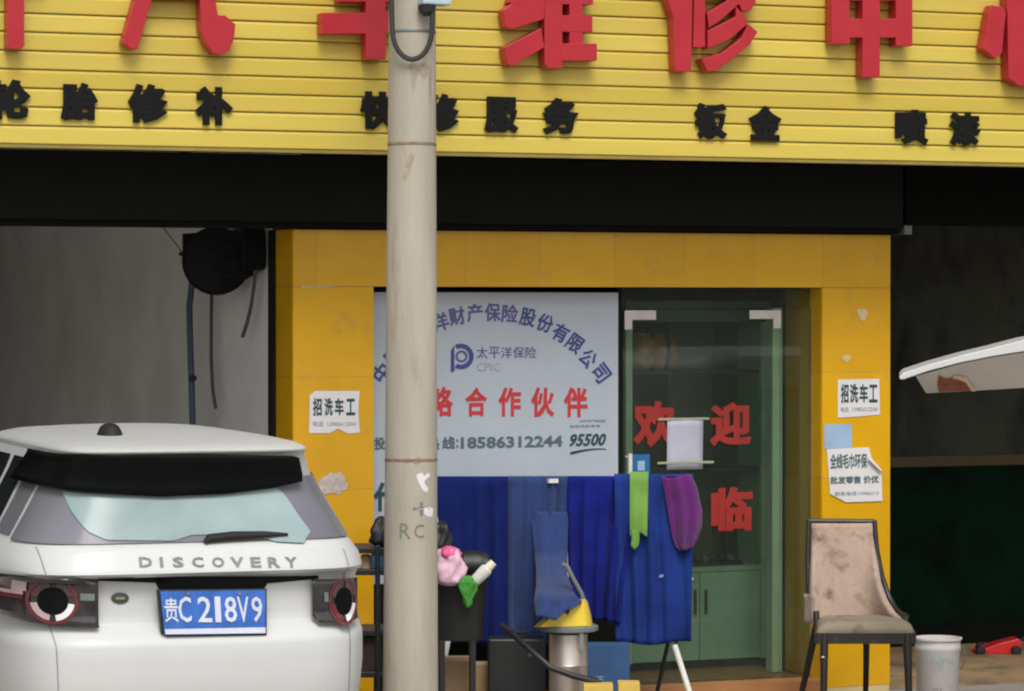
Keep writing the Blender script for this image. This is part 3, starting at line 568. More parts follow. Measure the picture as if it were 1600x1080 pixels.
q = MB(); q.box((-.7, .2, .16), (.7, 4.1, .2), Matrix(((C.R.x, C.H.x, 0, o.x), (C.R.y, C.H.y, 0, o.y), (0, 0, 1, 0), (0, 0, 0, 1)))); q.build('underbody', M_dk, T)
for u, w_ in ((-.72, .85), (.72, .85), (-.72, 3.5), (.72, 3.5)): C.wheel(T, u, w_)
# rear glass, dark upper panel, wiper
q = MB()
def frf(u, v):
    z = 1.174 + .28 * v; tt_ = -.80 + 1.66 * u; k = math.copysign(1 - (1 - abs(tt_)) ** 3, tt_); return C.S(k * interp(HW, z), z, .012)
q.grid(frf, 70, 10); rg = q.build('rear_window', M_vglass, T, 'rear window with violet grey reflection', smooth=True)  # violet grey reflection is put into the opaque glass colour
q = MB(); C.strip(q, (104, 477), [(104, 770), (250, 776), (435, 762), (447, 778), (462, 805), (477, 828)], [(104, 771), (112, 800), (130, 828), (158, 841), (262, 842), (292, 833), (380, 832), (420, 843), (462, 845), (477, 829)], .018, 50, 6, .2); q.build('painted_reflection', M_pane, rg, smooth=True)  # bright reflected area painted as an opaque teal patch on the glass
q = MB(); C.strip(q, (24, 471), [(24, 737), (45, 726), (72, 713), (120, 710), (300, 709), (455, 712), (466, 716), (471, 740)], [(24, 748), (60, 762), (120, 768), (250, 775), (350, 771), (420, 762), (471, 752)], .036, 50, 6, .2); q.build('spoiler_underside', M_gblk, T, 'black gloss panel under the roof spoiler', smooth=True, thick=.01)
q = MB(); f = lambda x, y, d=.03: C.S(*C.uz(x, y, .12), d)
q.tube([f(316, 846), f(322, 840), f(360, 836), f(410, 834), f(446, 834)], [.012, .02, .02, .015, .006], 8); q.build('rear_wiper', M_rub, T, smooth=True)
# roof details
q = MB(); cc = C.W(-.28, .75, 1.622); MM = Matrix(((C.R.x, C.H.x, 0, 0), (C.R.y, C.H.y, 0, 0), (0, 0, 1, 0), (0, 0, 0, 1)))
q.lathe([(.065, -.02), (.062, .0), (.052, .03), (.042, .05), (.025, .062), (.0, .066)], cc, 16, MM, sx=1.0, sy=1.7); q.build('roof_antenna', M_rub, T, smooth=True)
# side windows, windscreen, side gaps
for sg in (-1, 1):
    for a, b in ((.95, 1.35), (1.4, 2.1), (2.18, 2.85)):
        q = MB(); q.grid(lambda u, v: C.side(sg, max(a + .12 * v, a) + (b - a) * u * (1 - .12 * v), 1.185 + .33 * v, .004), 10, 6); q.build('side_window', M_dglass, T, smooth=True)
    q = MB(); q.grid(lambda u, v: C.side(sg, .60 + .30 * u + .06 * v, 1.185 + .33 * v, .004), 8, 6); q.build('quarter_window', M_vglass, T, smooth=True)
    for w_ in (1.24, 2.14, 3.0):
        q = MB(); q.grid(lambda u, v: C.side(sg, w_ + .008 * u, .4 + .75 * v, .002), 1, 16); q.build('door_gap', M_seam, T)
    q = MB(); c = C.side(sg, 2.95, 1.13, .02); q.lathe([(.02, -.06), (.06, -.04), (.07, 0), (.05, .06), (.02, .08)], c, 12, MM, sx=.5); q.build('wing_mirror', M_dk, T, smooth=True)
q = MB()
def wsf(u, v):
    z = 1.08 + .43 * v; hw = interp(HW, z) * .84; x = -hw + 2 * hw * u; k = abs(x) / interp(HW, z); w0 = interp(WR, z); w1 = interp(WF, z); hl = (w1 - w0) / 2; return C.W(x, w1 - (1 - (1 - k ** 6) ** (1 / 6)) * hl + .004, z)
q.grid(wsf, 14, 6); q.build('windscreen', M_dglass, T, smooth=True)
# shut lines of the tailgate
for xx in ([(66, 858), (70, 885), (74, 905), (82, 980), (87, 1010), (90, 1080), (92, 1150)], [(540, 858), (545, 885), (547, 902), (548, 1000), (547, 1080), (545, 1150)]):
    q = MB(); n = 26; ys = [xx[0][1] + (xx[-1][1] - xx[0][1]) * i / n for i in range(n + 1)]
    def f(a, b):
        y = xx[0][1] + (xx[-1][1] - xx[0][1]) * b; x = interp([(yy, x_) for x_, yy in xx], y) + 1.6 * (a - .5); return C.S(*C.uz(x, y), .0022)
    q.grid(f, 1, 60); q.build('tailgate_gap', mat('gap_grey', (.28, .28, .27), .8), T)
# dark recess band under the lip
q = MB(); C.strip(q, (150, 500), [(150, 902), (500, 900)], [(150, 908), (247, 911), (250, 927), (410, 927), (416, 912), (500, 905)], .006, 60, 3); q.build('number_plate_recess', M_gblk, T, smooth=True)
# lamps
def lamp(x0, x1, top, bot, cx, cy, sx, wide):
    q = MB(); C.strip(q, (x0, x1), top, bot, .035, 26, 8); L_ = q.build('tail_light', M_lens, T, smooth=True, thick=.012)
    def band(r0, r1, a0, a1, m, nm, d):
        q = MB(); q.grid(lambda u, v: C.S(*C.uz(cx + sx * (r0 + (r1 - r0) * v) * math.cos(R(a0 + (a1 - a0) * u)), cy - (r0 + (r1 - r0) * v) * math.sin(R(a0 + (a1 - a0) * u))), d), 20, 2); q.build(nm, m, L_, smooth=True)
    band(32, 36.5, -180, 180, M_rlens, 'red_ring', .044)
    for a0, a1, m in ((-82, -8, M_wring), (-172, -100, M_ring if wide[0][4] is M_rlens else M_rlens), (100, 165, M_dring), (18, 80, M_dring)): band(22, 31, a0, a1, m, 'light_segment', .046)
    band(0, 21.5, -180, 180, M_gblk, 'lamp_centre', .045)
    for (a, b, c_, d_, m) in wide:
        q = MB(); q.grid(lambda u, v: C.S(*C.uz(a + (c_ - a) * u, b + (d_ - b) * v), .045), 8, 2); q.build('light_bar', m, L_, smooth=True)
lamp(-22, 152, [(-22, 903), (152, 905)], [(-22, 955), (10, 966), (50, 975), (90, 979), (152, 980)], 84, 940, 1.02, [(-20, 934, 44, 940, M_rlens), (-20, 927, 44, 933, M_ring), (30, 911, 48, 927, M_ring), (124, 927, 146, 938, M_gp)])
lamp(486, 566, [(486, 905), (566, 905)], [(486, 962), (495, 972), (545, 974), (566, 968)], 539, 940, .72, [(505, 925, 512, 940, M_gp)])
# badge, name, plate
q = MB(); q.grid(lambda u, v: C.S(*C.uz(188 + 14 * v * math.cos(6.2832 * u), 935 - 9 * v * math.sin(6.2832 * u)), .004 + .004 * (1 - v)), 24, 3); bg_ = q.build('oval_badge', M_badge, T, smooth=True)
q = MB(); q.grid(lambda u, v: C.S(*C.uz(181 + 14 * u, 933 + 4 * v), .010), 4, 1); q.build('badge_bar', M_badge2, bg_)
XS = [213, 245, 265, 295, 326, 355, 386, 413, 440]; WD = [20, 5, 17, 18, 19, 20, 16, 18, 18]
for ch, x, wd in zip('DISCOVERY', XS, WD):
    q = MB()
    def f(a, b, c_):
        return C.S(*C.uz(x + wd * a, 884 - 15 * b), .004 + .003 * c_)
    put(q, ch, f, .025); q.build('tailgate_letter', M_chr, T, 'raised grey letter ' + ch)
pw = .012
def pp(x, y, d): u, z = C.uz(x, y, pw); return C.W(u, pw - d, z)
q = MB(); q.prism([pp(*c_, 0) for c_ in ((246, 922), (417, 920), (417, 993), (262, 995), (252, 990))][::-1], C.H * .03); pf = q.build('plate_frame', M_dk, T, bevel=.003)
q = MB(); q.prism([pp(*c_, .008) for c_ in ((250, 924), (414, 922), (414, 990), (257, 992))][::-1], C.H * .006); pl = q.build('number_plate', M_plate, pf, 'blue number plate')
q = MB(); q.prism([pp(*c_, .011) for c_ in ((257, 983), (414, 980), (414, 989), (258, 991))][::-1], C.H * .002)
for ch, x0, x1 in (('贵', 257, 279), ('C', 279, 299), ('2', 309, 331), ('1', 336, 345), ('8', 351, 370), ('V', 371, 389), ('9', 393, 410)):
    put(q, ch, lambda a, b, c_: pp(x0 + (x1 - x0) * a - 2 + 2 * (1 - b), 972 - (40 if ch != '贵' else 38) * b, .011 + .002 * c_), .01)
q.build('plate_characters', M_pw, pf, 'white characters on the blue plate')
q = MB()
for x in (292, 373):
    for y in (927,): q.lathe([(.008, 0), (.006, .004)], pp(x, y, .014), 10, Matrix(((C.R.x, 0, -C.H.x, 0), (C.R.y, 0, -C.H.y, 0), (0, 1, 0, 0), (0, 0, 0, 1))))
q.build('plate_screws', M_alloy, pf)

# second white car, mostly outside the view on the right, its lifted tailgate reaching in
D2 = 15.0; o2 = PD(1700, 476, D2 + .75); o2.z = 0
WR2 = [(.2, .15), (.5, 0), (.8, .02), (1.0, .1), (1.8, .35), (1.9, .45), (1.95, .8)]; HW2 = [(.2, .75), (.5, .82), (.9, .82), (1.5, .74), (1.8, .68), (1.9, .6), (1.95, .3)]; WF2 = [(.2, 3.9), (.8, 3.9), (.95, 3.7), (1.1, 3.1), (1.8, 2.3), (1.9, 2.1), (1.95, 1.6)]
C2 = Car(o2, TH + R(86), WR2, HW2, WF2)
T2 = thing('white_hatchback', o2, 'white vehicle at the right edge with its lifted tailgate showing a torn brown patch', 'car')
C2.shell(sorted(set([z for z, _ in WR2 + HW2 + WF2] + [.35, .65, 1.2, 1.35, 1.65])), 60).build('body', M_paint, T2, smooth=True)
for u, w_ in ((-.7, .75), (.7, .75), (-.7, 3.1), (.7, 3.1)): C2.wheel(T2, u, w_, .31)
for sg in (-1, 1):
    q = MB(); q.grid(lambda u, v: C2.side(sg, .55 + 1.9 * u, 1.1 + .6 * v, .004), 12, 6); q.build('side_window', M_dglass, T2, smooth=True)
dep = ray(1404, 476); dep.z = 0; dep = dep.normalized() * 1.0
top = [(1405, 589), (1411, 583), (1450, 570), (1500, 556), (1550, 544), (1600, 531), (1660, 520), (1720, 514)]; bot = [(1720, 540), (1660, 543), (1600, 549), (1550, 557), (1500, 567), (1450, 580), (1412, 593), (1406, 593)]
q = MB(); n = len(top); q.prism([PD(x, y, D2) for x, y in (top + bot)][::-1], dep); tg = q.build('tailgate', M_paint, T2, 'raised white tailgate', bevel=.004)
q = MB(); A = [(1431, 588), (1500, 568.5), (1550, 558.5), (1600, 550.5), (1700, 542)]; Bm = [(1700, 600), (1600, 606), (1550, 609), (1500, 612), (1447, 614.5)]

def DI(x, y):
    yt, yb = interp(A, x), interp(Bm[::-1], x); return D2 + .015 + .16 * max(0, min(1, (y - yt) / max(yb - yt, 1)))
A2 = [(1431, 588)] + A[1:]
def colm(xt, xb): return (xt, interp(A, xt)), (xb, interp(Bm[::-1], xb))
NC = 24
def pan(u, v):
    xt = 1431 + (1700 - 1431) * u; xb = 1447 + (1700 - 1447) * u; yt = interp(A, xt); yb = interp(Bm[::-1], xb)
    x = xt + (xb - xt) * v; y = yt + (yb - yt) * v; return PD(x, y, D2 + .015 + .16 * v)
q.grid(pan, NC, 4); nf = [pan(1 - i / NC, 1) for i in range(NC + 1)]
q.add([pan(i / NC, 1) for i in range(NC + 1)] + [pan(i / NC, 1) + dep * .8 for i in range(NC + 1)], [(i, i + 1, NC + 2 + i, NC + 1 + i) for i in range(NC)])
q.add([pan(0, 0), pan(0, 1), pan(0, 1) + dep * .8, pan(0, 0) + dep * .9], [(0, 1, 2, 3)]); q.build('tailgate_inner_panel', M_inner, tg)
q = MB(); P = [(1467, 586), (1471, 589), (1478, 592), (1490, 591), (1500, 594), (1508, 597), (1514, 606), (1517, 611.0), (1467, 613), (1465, 600)]; q.prism([PD(x, y, DI(x, y) - .012) for x, y in P][::-1], fw * .003); q.build('torn_patch', M_rustp, tg, 'torn red brown patch')
q = MB(); P = [(1488, 591), (1492, 586), (1500, 588), (1510, 590), (1516, 600), (1526, 611), (1519, 612), (1509, 598), (1499, 594)]; q.prism([PD(x, y, DI(x, y) - .016) for x, y in P][::-1], fw * .003); q.build('peeled_edge', mat('peeled_cream', (.62, .48, .33), .8), tg)

# ------------------------------------------------------------------ drying rack with towels
RD = 17.2
def RP(x, y, d=0): return PD(x, y, RD + d)
zg = lambda P: Vector((P.x, P.y, 0))
t = thing('drying_rack', zg(RP(880, 900)), 'folding clothes rack with thin legs standing before the glass door', 'drying rack')
q = MB(); q.tube([RP(676, 753), RP(1083, 752)], .009); q.build('top_rail', M_bot, t, smooth=True)
q = MB(); a = RP(676, 905, .25); b = RP(1083, 905, .25); q.tube([a, b], .008); q.build('rear_rail', M_bot, t, smooth=True)
for P, m, nm in (([RP(1080, 748), RP(1055, 1005, -.1), PD(1093, 476 + 11200 / 17.0, 17.0)], M_bot, 'pale leg'), ([RP(1081, 748), RP(1045, 1000, .25), PD(1020, 476 + 11200 / 17.5, 17.5)], M_dk, None), ([RP(982, 1000, .1), PD(950, 476 + 11200 / 17.5, 17.5)], M_dk, None), ([RP(678, 748), RP(700, 1000, -.1), PD(676, 476 + 11200 / 17.0, 17.0)], M_bot, None), ([RP(678, 748), RP(690, 1000, .25), PD(715, 476 + 11200 / 17.5, 17.5)], M_dk, None)):
    P[-1].z = .012; q = MB()
    if m is M_bot and nm: P = [RP(1054, 1008, -.1), P[-1]]
    q.tube(P, .012 if m is M_dk else .016, 8); q.build('leg', m, t, nm, smooth=True)
q = MB(); q.tube([RP(1081, 752, .03), RP(1056, 1012, .05)], .009, 8); q.build('side_bar', M_dk, t, smooth=True)
q = MB(); q.box(RP(858, 755, -.06), RP(875, 755, -.06) + Vector((0, .05, .022))); q.build('peg', M_bot, label='small white clip holding a blue towel on the rack rail', cat='clip')
def towel(name, xt0, xt1, xb0, xb1, yt, yb, m, label, cat='towel', group=None, folds=6, amp=.018, dd=0, back=.3, pinch=0, nx=64):
    q = MB(); ph = random.random() * 6
    def f(u, v):
        # v 0..1 front hang bottom->top, beyond folds over the rail
        if v <= .8:
            s = v / .8; x = (xb0 + (xb1 - xb0) * u) * (1 - s) + (xt0 + (xt1 - xt0) * u) * s; y = yb + (yt - yb) * s + 3 * math.sin(u * 7 + ph) * (1 - s)
            uu = u + .03 * math.sin(3 * s + ph)
            wv = (math.sin(uu * folds * 6.283 + ph + 1.4 * math.sin(uu * 5 + ph)) * (.65 + .35 * math.sin(uu * 9 + ph)) + .22 * math.sin(uu * folds * 11.3 + 1.3 * ph + 2 * s) + .35 * math.sin(uu * 4.1 + 5 * s)) * amp * (1 - .72 * s ** 3)
            return PD(x, y, RD - .022 - dd + wv - .03 * (1 - s))
        s = (v - .8) / .2; x = xt0 + (xt1 - xt0) * u; a = math.pi * min(1, s * 3); r = .016 + dd * .9
        p = PD(x, yt, RD); p = p - fw * r * math.cos(a) + Vector((0, 0, r * math.sin(a)))
        if s > 1 / 3: p = p + Vector((0, 0, -back * (s - 1 / 3) * 1.5)) + fw * .03 * (s - 1 / 3)
        return p
    q.grid(f, nx, 40); return q.build(name, m, label=label, cat=cat, group=group, smooth='all', thick=.004)
G = 'towels hung on the drying rack'
towel('blue_towel', 680, 797, 684, 800, 749, 1006, M_cloth[0], 'dark navy towel at the left end of the drying rack beside the pole', group=G, folds=3, amp=.022)
towel('blue_towel', 794, 890, 793, 872, 750, 1012, M_vb, 'lighter blue towel left of centre on the rack, behind the vacuum cleaner', group=G, folds=4, amp=.03, dd=.006)
towel('blue_towel', 882, 1000, 893, 972, 749, 972, M_cloth[2], 'deep blue towel with tight vertical folds in the middle of the rack', group=G, folds=5, amp=.032, dd=.002)
towel('blue_towel', 960, 1083, 962, 1080, 748, 1005, M_cloth[3], 'wide blue towel at the right end of the rack under the purple one', group=G, folds=4, amp=.022, dd=.012)
tw = towel('lime_towel', 984, 1013, 984, 1011, 749, 836, M_lime, 'small lime green towel hung over the rack', group=G, folds=1, amp=.006, dd=.03, back=.2, nx=16)
q = MB(); q.grid(lambda u, v: PD(985 + 12 * u + 2 * math.sin(v * 3), 826 + 30 * v - 3 * math.cos(u * 6), RD - .11 - .006 * math.sin(u * 6)), 8, 8); q.build('towel_tail', M_lime, tw, smooth=True, thick=.004)
q = MB()
def pt(u, v):
    l = interp([(0, 1034), (.3, 1040), (.6, 1046), (.85, 1051), (.96, 1056), (1, 1062)], v); r_ = interp([(0, 1078), (.15, 1088), (.5, 1097), (.7, 1096), (.88, 1089), (.97, 1082), (1, 1074)], v)
    return PD(l + (r_ - l) * u, interp([(0, 744), (1, 860)], v) + 3 * math.sin(u * 5) * (1 - v), RD - .055 - .03 * math.sin(math.pi * u) - .014 * math.sin(u * 16 + 2 * v) * (v + .2))
q.grid(pt, 30, 24); q.grid(lambda u, v: PD(1038 + 42 * u, 744 + 20 * v, RD - .05 + .13 * math.sin(v * 1.5)), 10, 6)
q.build('purple_towel', M_pur, label='bunched purple towel hung over the right end of the drying rack', cat='towel', group=G, smooth='all', thick=.005)
q = MB(); q.grid(lambda u, v: PD(1030 + 16 * u, 899 + 4 * v - 4 * u, RD - .058 - .003 * u), 4, 2); q.build('towel_label', mat('lint', (.25, .3, .5), .8), label='small pale label on the wide blue towel', cat='label')

# ------------------------------------------------------------------ vacuum cleaner
VD = 16.5; vc = PD(888, 900, VD); vc.z = 0; sc = VD / 5000
t = thing('vacuum_cleaner', vc, 'drum vacuum cleaner with yellow top and steel tank in front of the blue towels', 'vacuum cleaner')
zv = lambda y: ZD(y, VD)
q = MB(); q.lathe([(.085, .11), (.1, .12), (.1, zv(1040)), (.103, zv(1038)), (.1, zv(1036)), (.1, zv(990))], vc, 32); q.build('tank', M_steel, t, smooth=True)
for i, a in enumerate((200, 290, 20, 110)):
    d = Vector((math.cos(R(a)), math.sin(R(a)), 0)); q = MB(); q.tube([vc + d * .09 + Vector((0, 0, .1)), vc + d * .15 + Vector((0, 0, .06))], .016, 8); q.lathe([(.012, -.028), (.028, -.02), (.028, .02), (.012, .028)], vc + d * .155 + Vector((0, 0, .03)), 12, Matrix.Rotation(R(90), 4, 'X')); q.build('castor', M_dk, t, smooth=True)
q = MB(); q.lathe([(.098, .085), (.115, .09), (.115, .125), (.1, .13)], vc, 32); q.build('base_ring', M_dk, t, smooth=True)
q = MB(); q.lathe([(.14, zv(986)), (.155, zv(984)), (.155, zv(978)), (.145, zv(976))], vc, 32, sx=1.0); q.build('rim_ring', M_gp, t, smooth=True)
# yellow head: low dome at left rising to a tall block at right
q = MB()
hp = [(834, 980), (842, 972), (852, 965), (862, 955), (872, 952), (882, 952), (890, 958), (894, 945), (898, 938), (914, 935), (918, 940), (924, 962), (926, 978)]
n = len(hp); vs = []
for j, k_ in enumerate((-.11, -.095, -.05, 0, .05, .095, .11)):
    sh = math.sqrt(max(0, 1 - (k_ / .135) ** 2))
    for x, y in hp: vs.append(PD(880 + (x - 880) * (.45 + .55 * sh), 980 + (y - 980) * (.55 + .45 * sh), VD + k_))
q.add(vs, [(j * n + i, j * n + i + 1, (j + 1) * n + i + 1, (j + 1) * n + i) for j in range(6) for i in range(n - 1)] + [tuple(range(n)), tuple(range(6 * n, 7 * n))[::-1]])
q.build('head', M_vy, t, smooth=True)
for y0, x in ((988, 908),):
    q = MB(); a = PD(x - 2, 1016, VD - .105); q.box(a, a + Vector((.02, .03, .1))); q.build('clamp', M_alloy, t)
q = MB(); q.tube([PD(x, y, d) for x, y, d in ((912, 938, 16.5), (908, 926, 16.5), (896, 905, 16.5), (886, 885, 16.5), (880, 882, 16.52))], .012, 8); q.build('carry_handle', M_gp, t, smooth=True)
q = MB(); q.tube([PD(x, y, d) for x, y, d in ((784, 977, 16.6), (800, 990, 16.5), (830, 1017, 16.35), (860, 1043, 16.3), (895, 1056, 16.3), (928, 1064, 16.3), (950, 1075, 16.32), (965, 1100, 16.35))], .0165, 10); q.build('suction_hose', M_dk, t, smooth=True)
q = MB()
def vf(u, v):
    l = interp([(0, 828), (.3, 834), (.55, 838), (.7, 838), (.85, 834), (1, 838)], v); r_ = interp([(0, 888), (.3, 887), (.6, 886), (.78, 898), (.9, 911), (1, 893)], v)
    D_ = interp([(0, 17.16), (.4, 17.06), (.62, 16.8), (.8, 16.42), (1, 16.34)], v)
    y = interp([(0, 800), (1, 966)], v) - 30 * max(0, v - .8) * 5 * max(0, u - .55) - 3 * math.sin(u * 9) * v
    return PD(l + (r_ - l) * u, y, D_ - .05 * math.sin(math.pi * u) * v + .010 * math.sin(u * 14 + 3 * v) * (.4 + v) + .02 * abs(u - .5) )
q.grid(vf, 30, 34); q.build('draped_cloth', M_vb, label='mid blue cloth bunched over the yellow vacuum top, falling from the rack', cat='cloth', smooth='all', thick=.005)

# ------------------------------------------------------------------ bin, cartons and cart around the pole
BD = 16.4
def bc(x0, y0, x1, y1, D, dep_=.3):      # box standing at depth D, front face seen between the two measured corners
    a = PD(x0, y1, D); b = PD(x1, y0, D); q = MB(); U = rt * (b - a).dot(rt); V = Vector((0, 0, b.z - a.z)); W_ = Vector((fw.x, fw.y, 0)).normalized() * dep_
    vs = [a, a + U, a + U + W_, a + W_, a + V, a + U + V, a + U + V + W_, a + W_ + V]; q.add(vs, [(0, 3, 2, 1), (4, 5, 6, 7), (0, 1, 5, 4), (1, 2, 6, 5), (2, 3, 7, 6), (3, 0, 4, 7)]); return q
t = thing('black_bin', zg(PD(715, 900, BD)), 'black plastic bin on a dark stand to the right of the concrete pole', 'bin')
q = MB(); c = PD(712, 900, BD + .13); c.z = 0
def ring(z, hx, hy, n=24): return [c + rt * hx * math.copysign(abs(math.cos(6.2832 * k / n)) ** .5, math.cos(6.2832 * k / n)) + Vector((fw.x, fw.y, 0)).normalized() * hy * math.copysign(abs(math.sin(6.2832 * k / n)) ** .5, math.sin(6.2832 * k / n)) + Vector((0, 0, z)) for k in range(24)]
pr = [(ZD(1003, BD), .135, .11), (ZD(998, BD), .14, .115), (ZD(908, BD), .165, .13), (ZD(904, BD), .178, .14), (ZD(898, BD), .178, .14), (ZD(898, BD), .165, .13), (ZD(990, BD), .135, .11)]
vs = [p for a in pr for p in ring(*a)]; q.add(vs, [(i * 24 + k, i * 24 + (k + 1) % 24, (i + 1) * 24 + (k + 1) % 24, (i + 1) * 24 + k) for i in range(6) for k in range(24)] + [tuple(range(23, -1, -1)), tuple(range(6 * 24, 7 * 24))]); q.build('tub', M_dk, t, smooth=True)
q = MB(); q.grid(lambda u, v: PD(722 + 45 * u, interp([(0, 862), (.5, 861), (.9, 866), (1, 876)], u) + (46 - 30 * max(0, u - .6) / .4) * v, BD + .2 - .05 * math.sin(3.14 * v)), 14, 6); q.build('raised_lid', M_dk, t, smooth=True, thick=.012)
for x, dd in ((738, 0), (690, 0), (738, .22), (690, .22)):
    a = PD(x, 1000, BD + .03 + dd); q = MB(); q.box((a.x - .014, a.y - .014, 0), (a.x + .014, a.y + .014, a.z)); q.build('stand_leg', M_dk, t)
def blob(name, c, prof, m, label, cat, wob=.12, sq=1.0, tilt=0, par=None, n=36):
    q = MB(); mx = Matrix.Rotation(tilt, 4, Vector((fw.x, fw.y, 0)))
    pr2 = []
    for (ra, za), (rb, zb) in zip(prof, prof[1:]):
        for k in range(3): pr2.append((ra + (rb - ra) * k / 3, za + (zb - za) * k / 3))
    prof = pr2 + [prof[-1]]
    vs = []
    for r, z in prof:
        for k in range(n):
            a = 6.2832 * k / n; rr = r * (1 + wob * math.sin(3 * a + z * 31) + wob * .6 * math.sin(5 * a - z * 47) + wob * 2.2 * noise.noise(Vector((math.cos(a) * 2.2, math.sin(a) * 2.2, z * 32)))); vs.append(mx @ (rt * rr * math.cos(a) + Vector((fw.x, fw.y, 0)) * rr * sq * math.sin(a) + Vector((0, 0, z))) + c)
    m_ = len(prof); q.add(vs, [(i * n + k, i * n + (k + 1) % n, (i + 1) * n + (k + 1) % n, (i + 1) * n + k) for i in range(m_ - 1) for k in range(n)] + [tuple(range(n - 1, -1, -1)), tuple(range((m_ - 1) * n, m_ * n))])
    return q.build(name, m, par, label=label, cat=cat, smooth='all')
pb_ = blob('pink_bag', PD(702, 912, BD - .02), [(.03, -.01), (.075, .01), (.085, .05), (.075, .1), (.07, .14), (.05, .175), (.015, .19)], M_pinkb, 'crumpled pink and white plastic bag on top of the black bin', 'bag', sq=.8, wob=.12)
blob('bag_top', PD(701, 869, BD - .03), [(.05, -.01), (.058, .01), (.045, .035), (.015, .052)], mat('hot_pink', (.85, .12, .3), .5), None, None, sq=.8, wob=.1, par=pb_)
blob('black_bundle', PD(690, 866, BD + .1), [(.03, 0), (.06, .04), (.05, .1), (.04, .15), (.01, .17)], M_dk, 'black bundle behind the pink bag next to the pole', 'bundle')
blob('green_rag', PD(731, 948, BD - .04), [(.006, -.006), (.02, .02), (.032, .06), (.045, .1), (.05, .125), (.03, .15), (.008, .158)], M_gc, 'small bright green rag hanging over the rim of the black bin', 'cloth', sq=.5, wob=.14)
t = thing('spray_bottle', PD(742, 905, BD), 'white plastic bottle poking out of the black bin', 'bottle')
q = MB(); a = PD(738, 912, BD - .02); b = PD(770, 880, BD - .02); q.tube([a, a.lerp(b, .15), a.lerp(b, .6), a.lerp(b, .72), a.lerp(b, .78), b], [.02, .03, .034, .032, .022, .016], 14); q.build('bottle_body', M_bot, t, smooth=True)
q = MB(); q.tube([a.lerp(b, .79), a.lerp(b, 1.04)], [.024, .02], 12); q.build('bottle_cap', mat('cream_cap', (.85, .8, .62), .4), t, smooth=True)
def carton(name, x0, y0, x1, D, m, label, dep_=.3):
    q = bc(x0, y0, x1, 476 + 5000 * EYE / D, D, dep_)
    for i in (0, 1, 2, 3): q.v[i].z = .002
    return q.build(name, m, label=label, cat='cardboard box', bevel=.003)
carton('cardboard_box', 668, 1034, 733, 16.75, M_card, 'brown cardboard box under the black bin')
carton('cardboard_box', 734, 1038, 764, 17.05, M_card, 'narrow pinkish brown cardboard box just right of the stand of the bin', .15)
bx = carton('blue_carton', 918, 1006, 984, 16.95, M_bbox, 'dark blue carton with pale print right of the vacuum cleaner', .1)
def fronttext(par, ch, x0, y0, x1, y1, D, m, bold=.02):
    q = MB(); put(q, ch, lambda u, v, c_: PD(x0 + (x1 - x0) * u, y1 + (y0 - y1) * v, D - .003 + c_ * .001), bold); q.build('printed_mark', m, par)
fronttext(bx, '清', 928, 1032, 944, 1052, 16.95, mat('carton_print', (.25, .36, .42), .7), 0)
fronttext(bx, '洁', 928, 1054, 944, 1072, 16.95, mat('carton_print', (.25, .36, .42), .7), 0)
carton('yellow_carton', 912, 1070, 958, 16.2, M_ycard, 'yellow cardboard box whose top edge shows at the bottom beside the vacuum cleaner', .12)
carton('yellow_carton', 966, 1067, 1000, 16.25, M_ycard, 'pale yellow cardboard box right of the dark rack leg', .12)
# utility cart behind the pole
CD = 16.0
t = thing('utility_cart', zg(PD(590, 950, CD + .2)), 'dark wheeled utility cart with clutter between the white car and the pole', 'cart')
for y, nm in ((856, 'top_tray'), (890, 'middle_tray'), (985, 'lower_tray'), (1050, 'bottom_tray')): bc(548, y, 668, y + 9, CD, .32).build(nm, M_dk, t, bevel=.004)
for x in (590, 660):
    for dd in (0, .29):
        a = PD(x, 855, CD + dd); b = a.copy(); b.z = .06; q = MB(); q.tube([a, b], .014, 8); q.build('cart_post', M_dk, t)
        q = MB(); q.lathe([(.012, -.022), (.03, -.018), (.03, .018), (.012, .022)], (b.x, b.y, .031), 12, Matrix.Rotation(R(90), 4, 'X')); q.build('castor', M_rub, t)
for x, y, r, h, m, l in ((556, 888, .022, .05, M_bot, 'small pale pot lying on the middle tray of the cart'), (572, 888, .03, .07, M_card, 'brown tin on the middle tray of the cart')):
    c = PD(x, y, CD + .08); q = MB(); q.lathe([(r, 0), (r, h * .8), (r * .6, h)], c, 14); q.build('small_pot', m, label=l, cat='pot', smooth=True)
c = PD(590, 888, CD + .04); q = MB(); q.lathe([(.03, .001), (.035, .05), (.03, .08), (.012, .1), (.012, .115)], c, 14); q.build('spray_can', mat('can_blue', (.04, .13, .25), .4), label='blue spray can on the cart partly behind the pole', cat='can', smooth=True)
c = PD(596, 853, CD + .1); blob('black_bundle', c, [(.03, 0), (.06, .02), (.055, .08), (.03, .13), (.01, .15)], M_dk, 'black bundle on top of the cart, partly hidden by the pole', 'bundle')
q = MB(); c = PD(575, 1048, CD + .1); q = bc(562, 995, 596, 1049, CD + .05, .2); q.build('dark_crate', mat('brown_dark', (.05, .03, .02), .7), label='dark brown crate on the bottom of the cart', cat='crate')

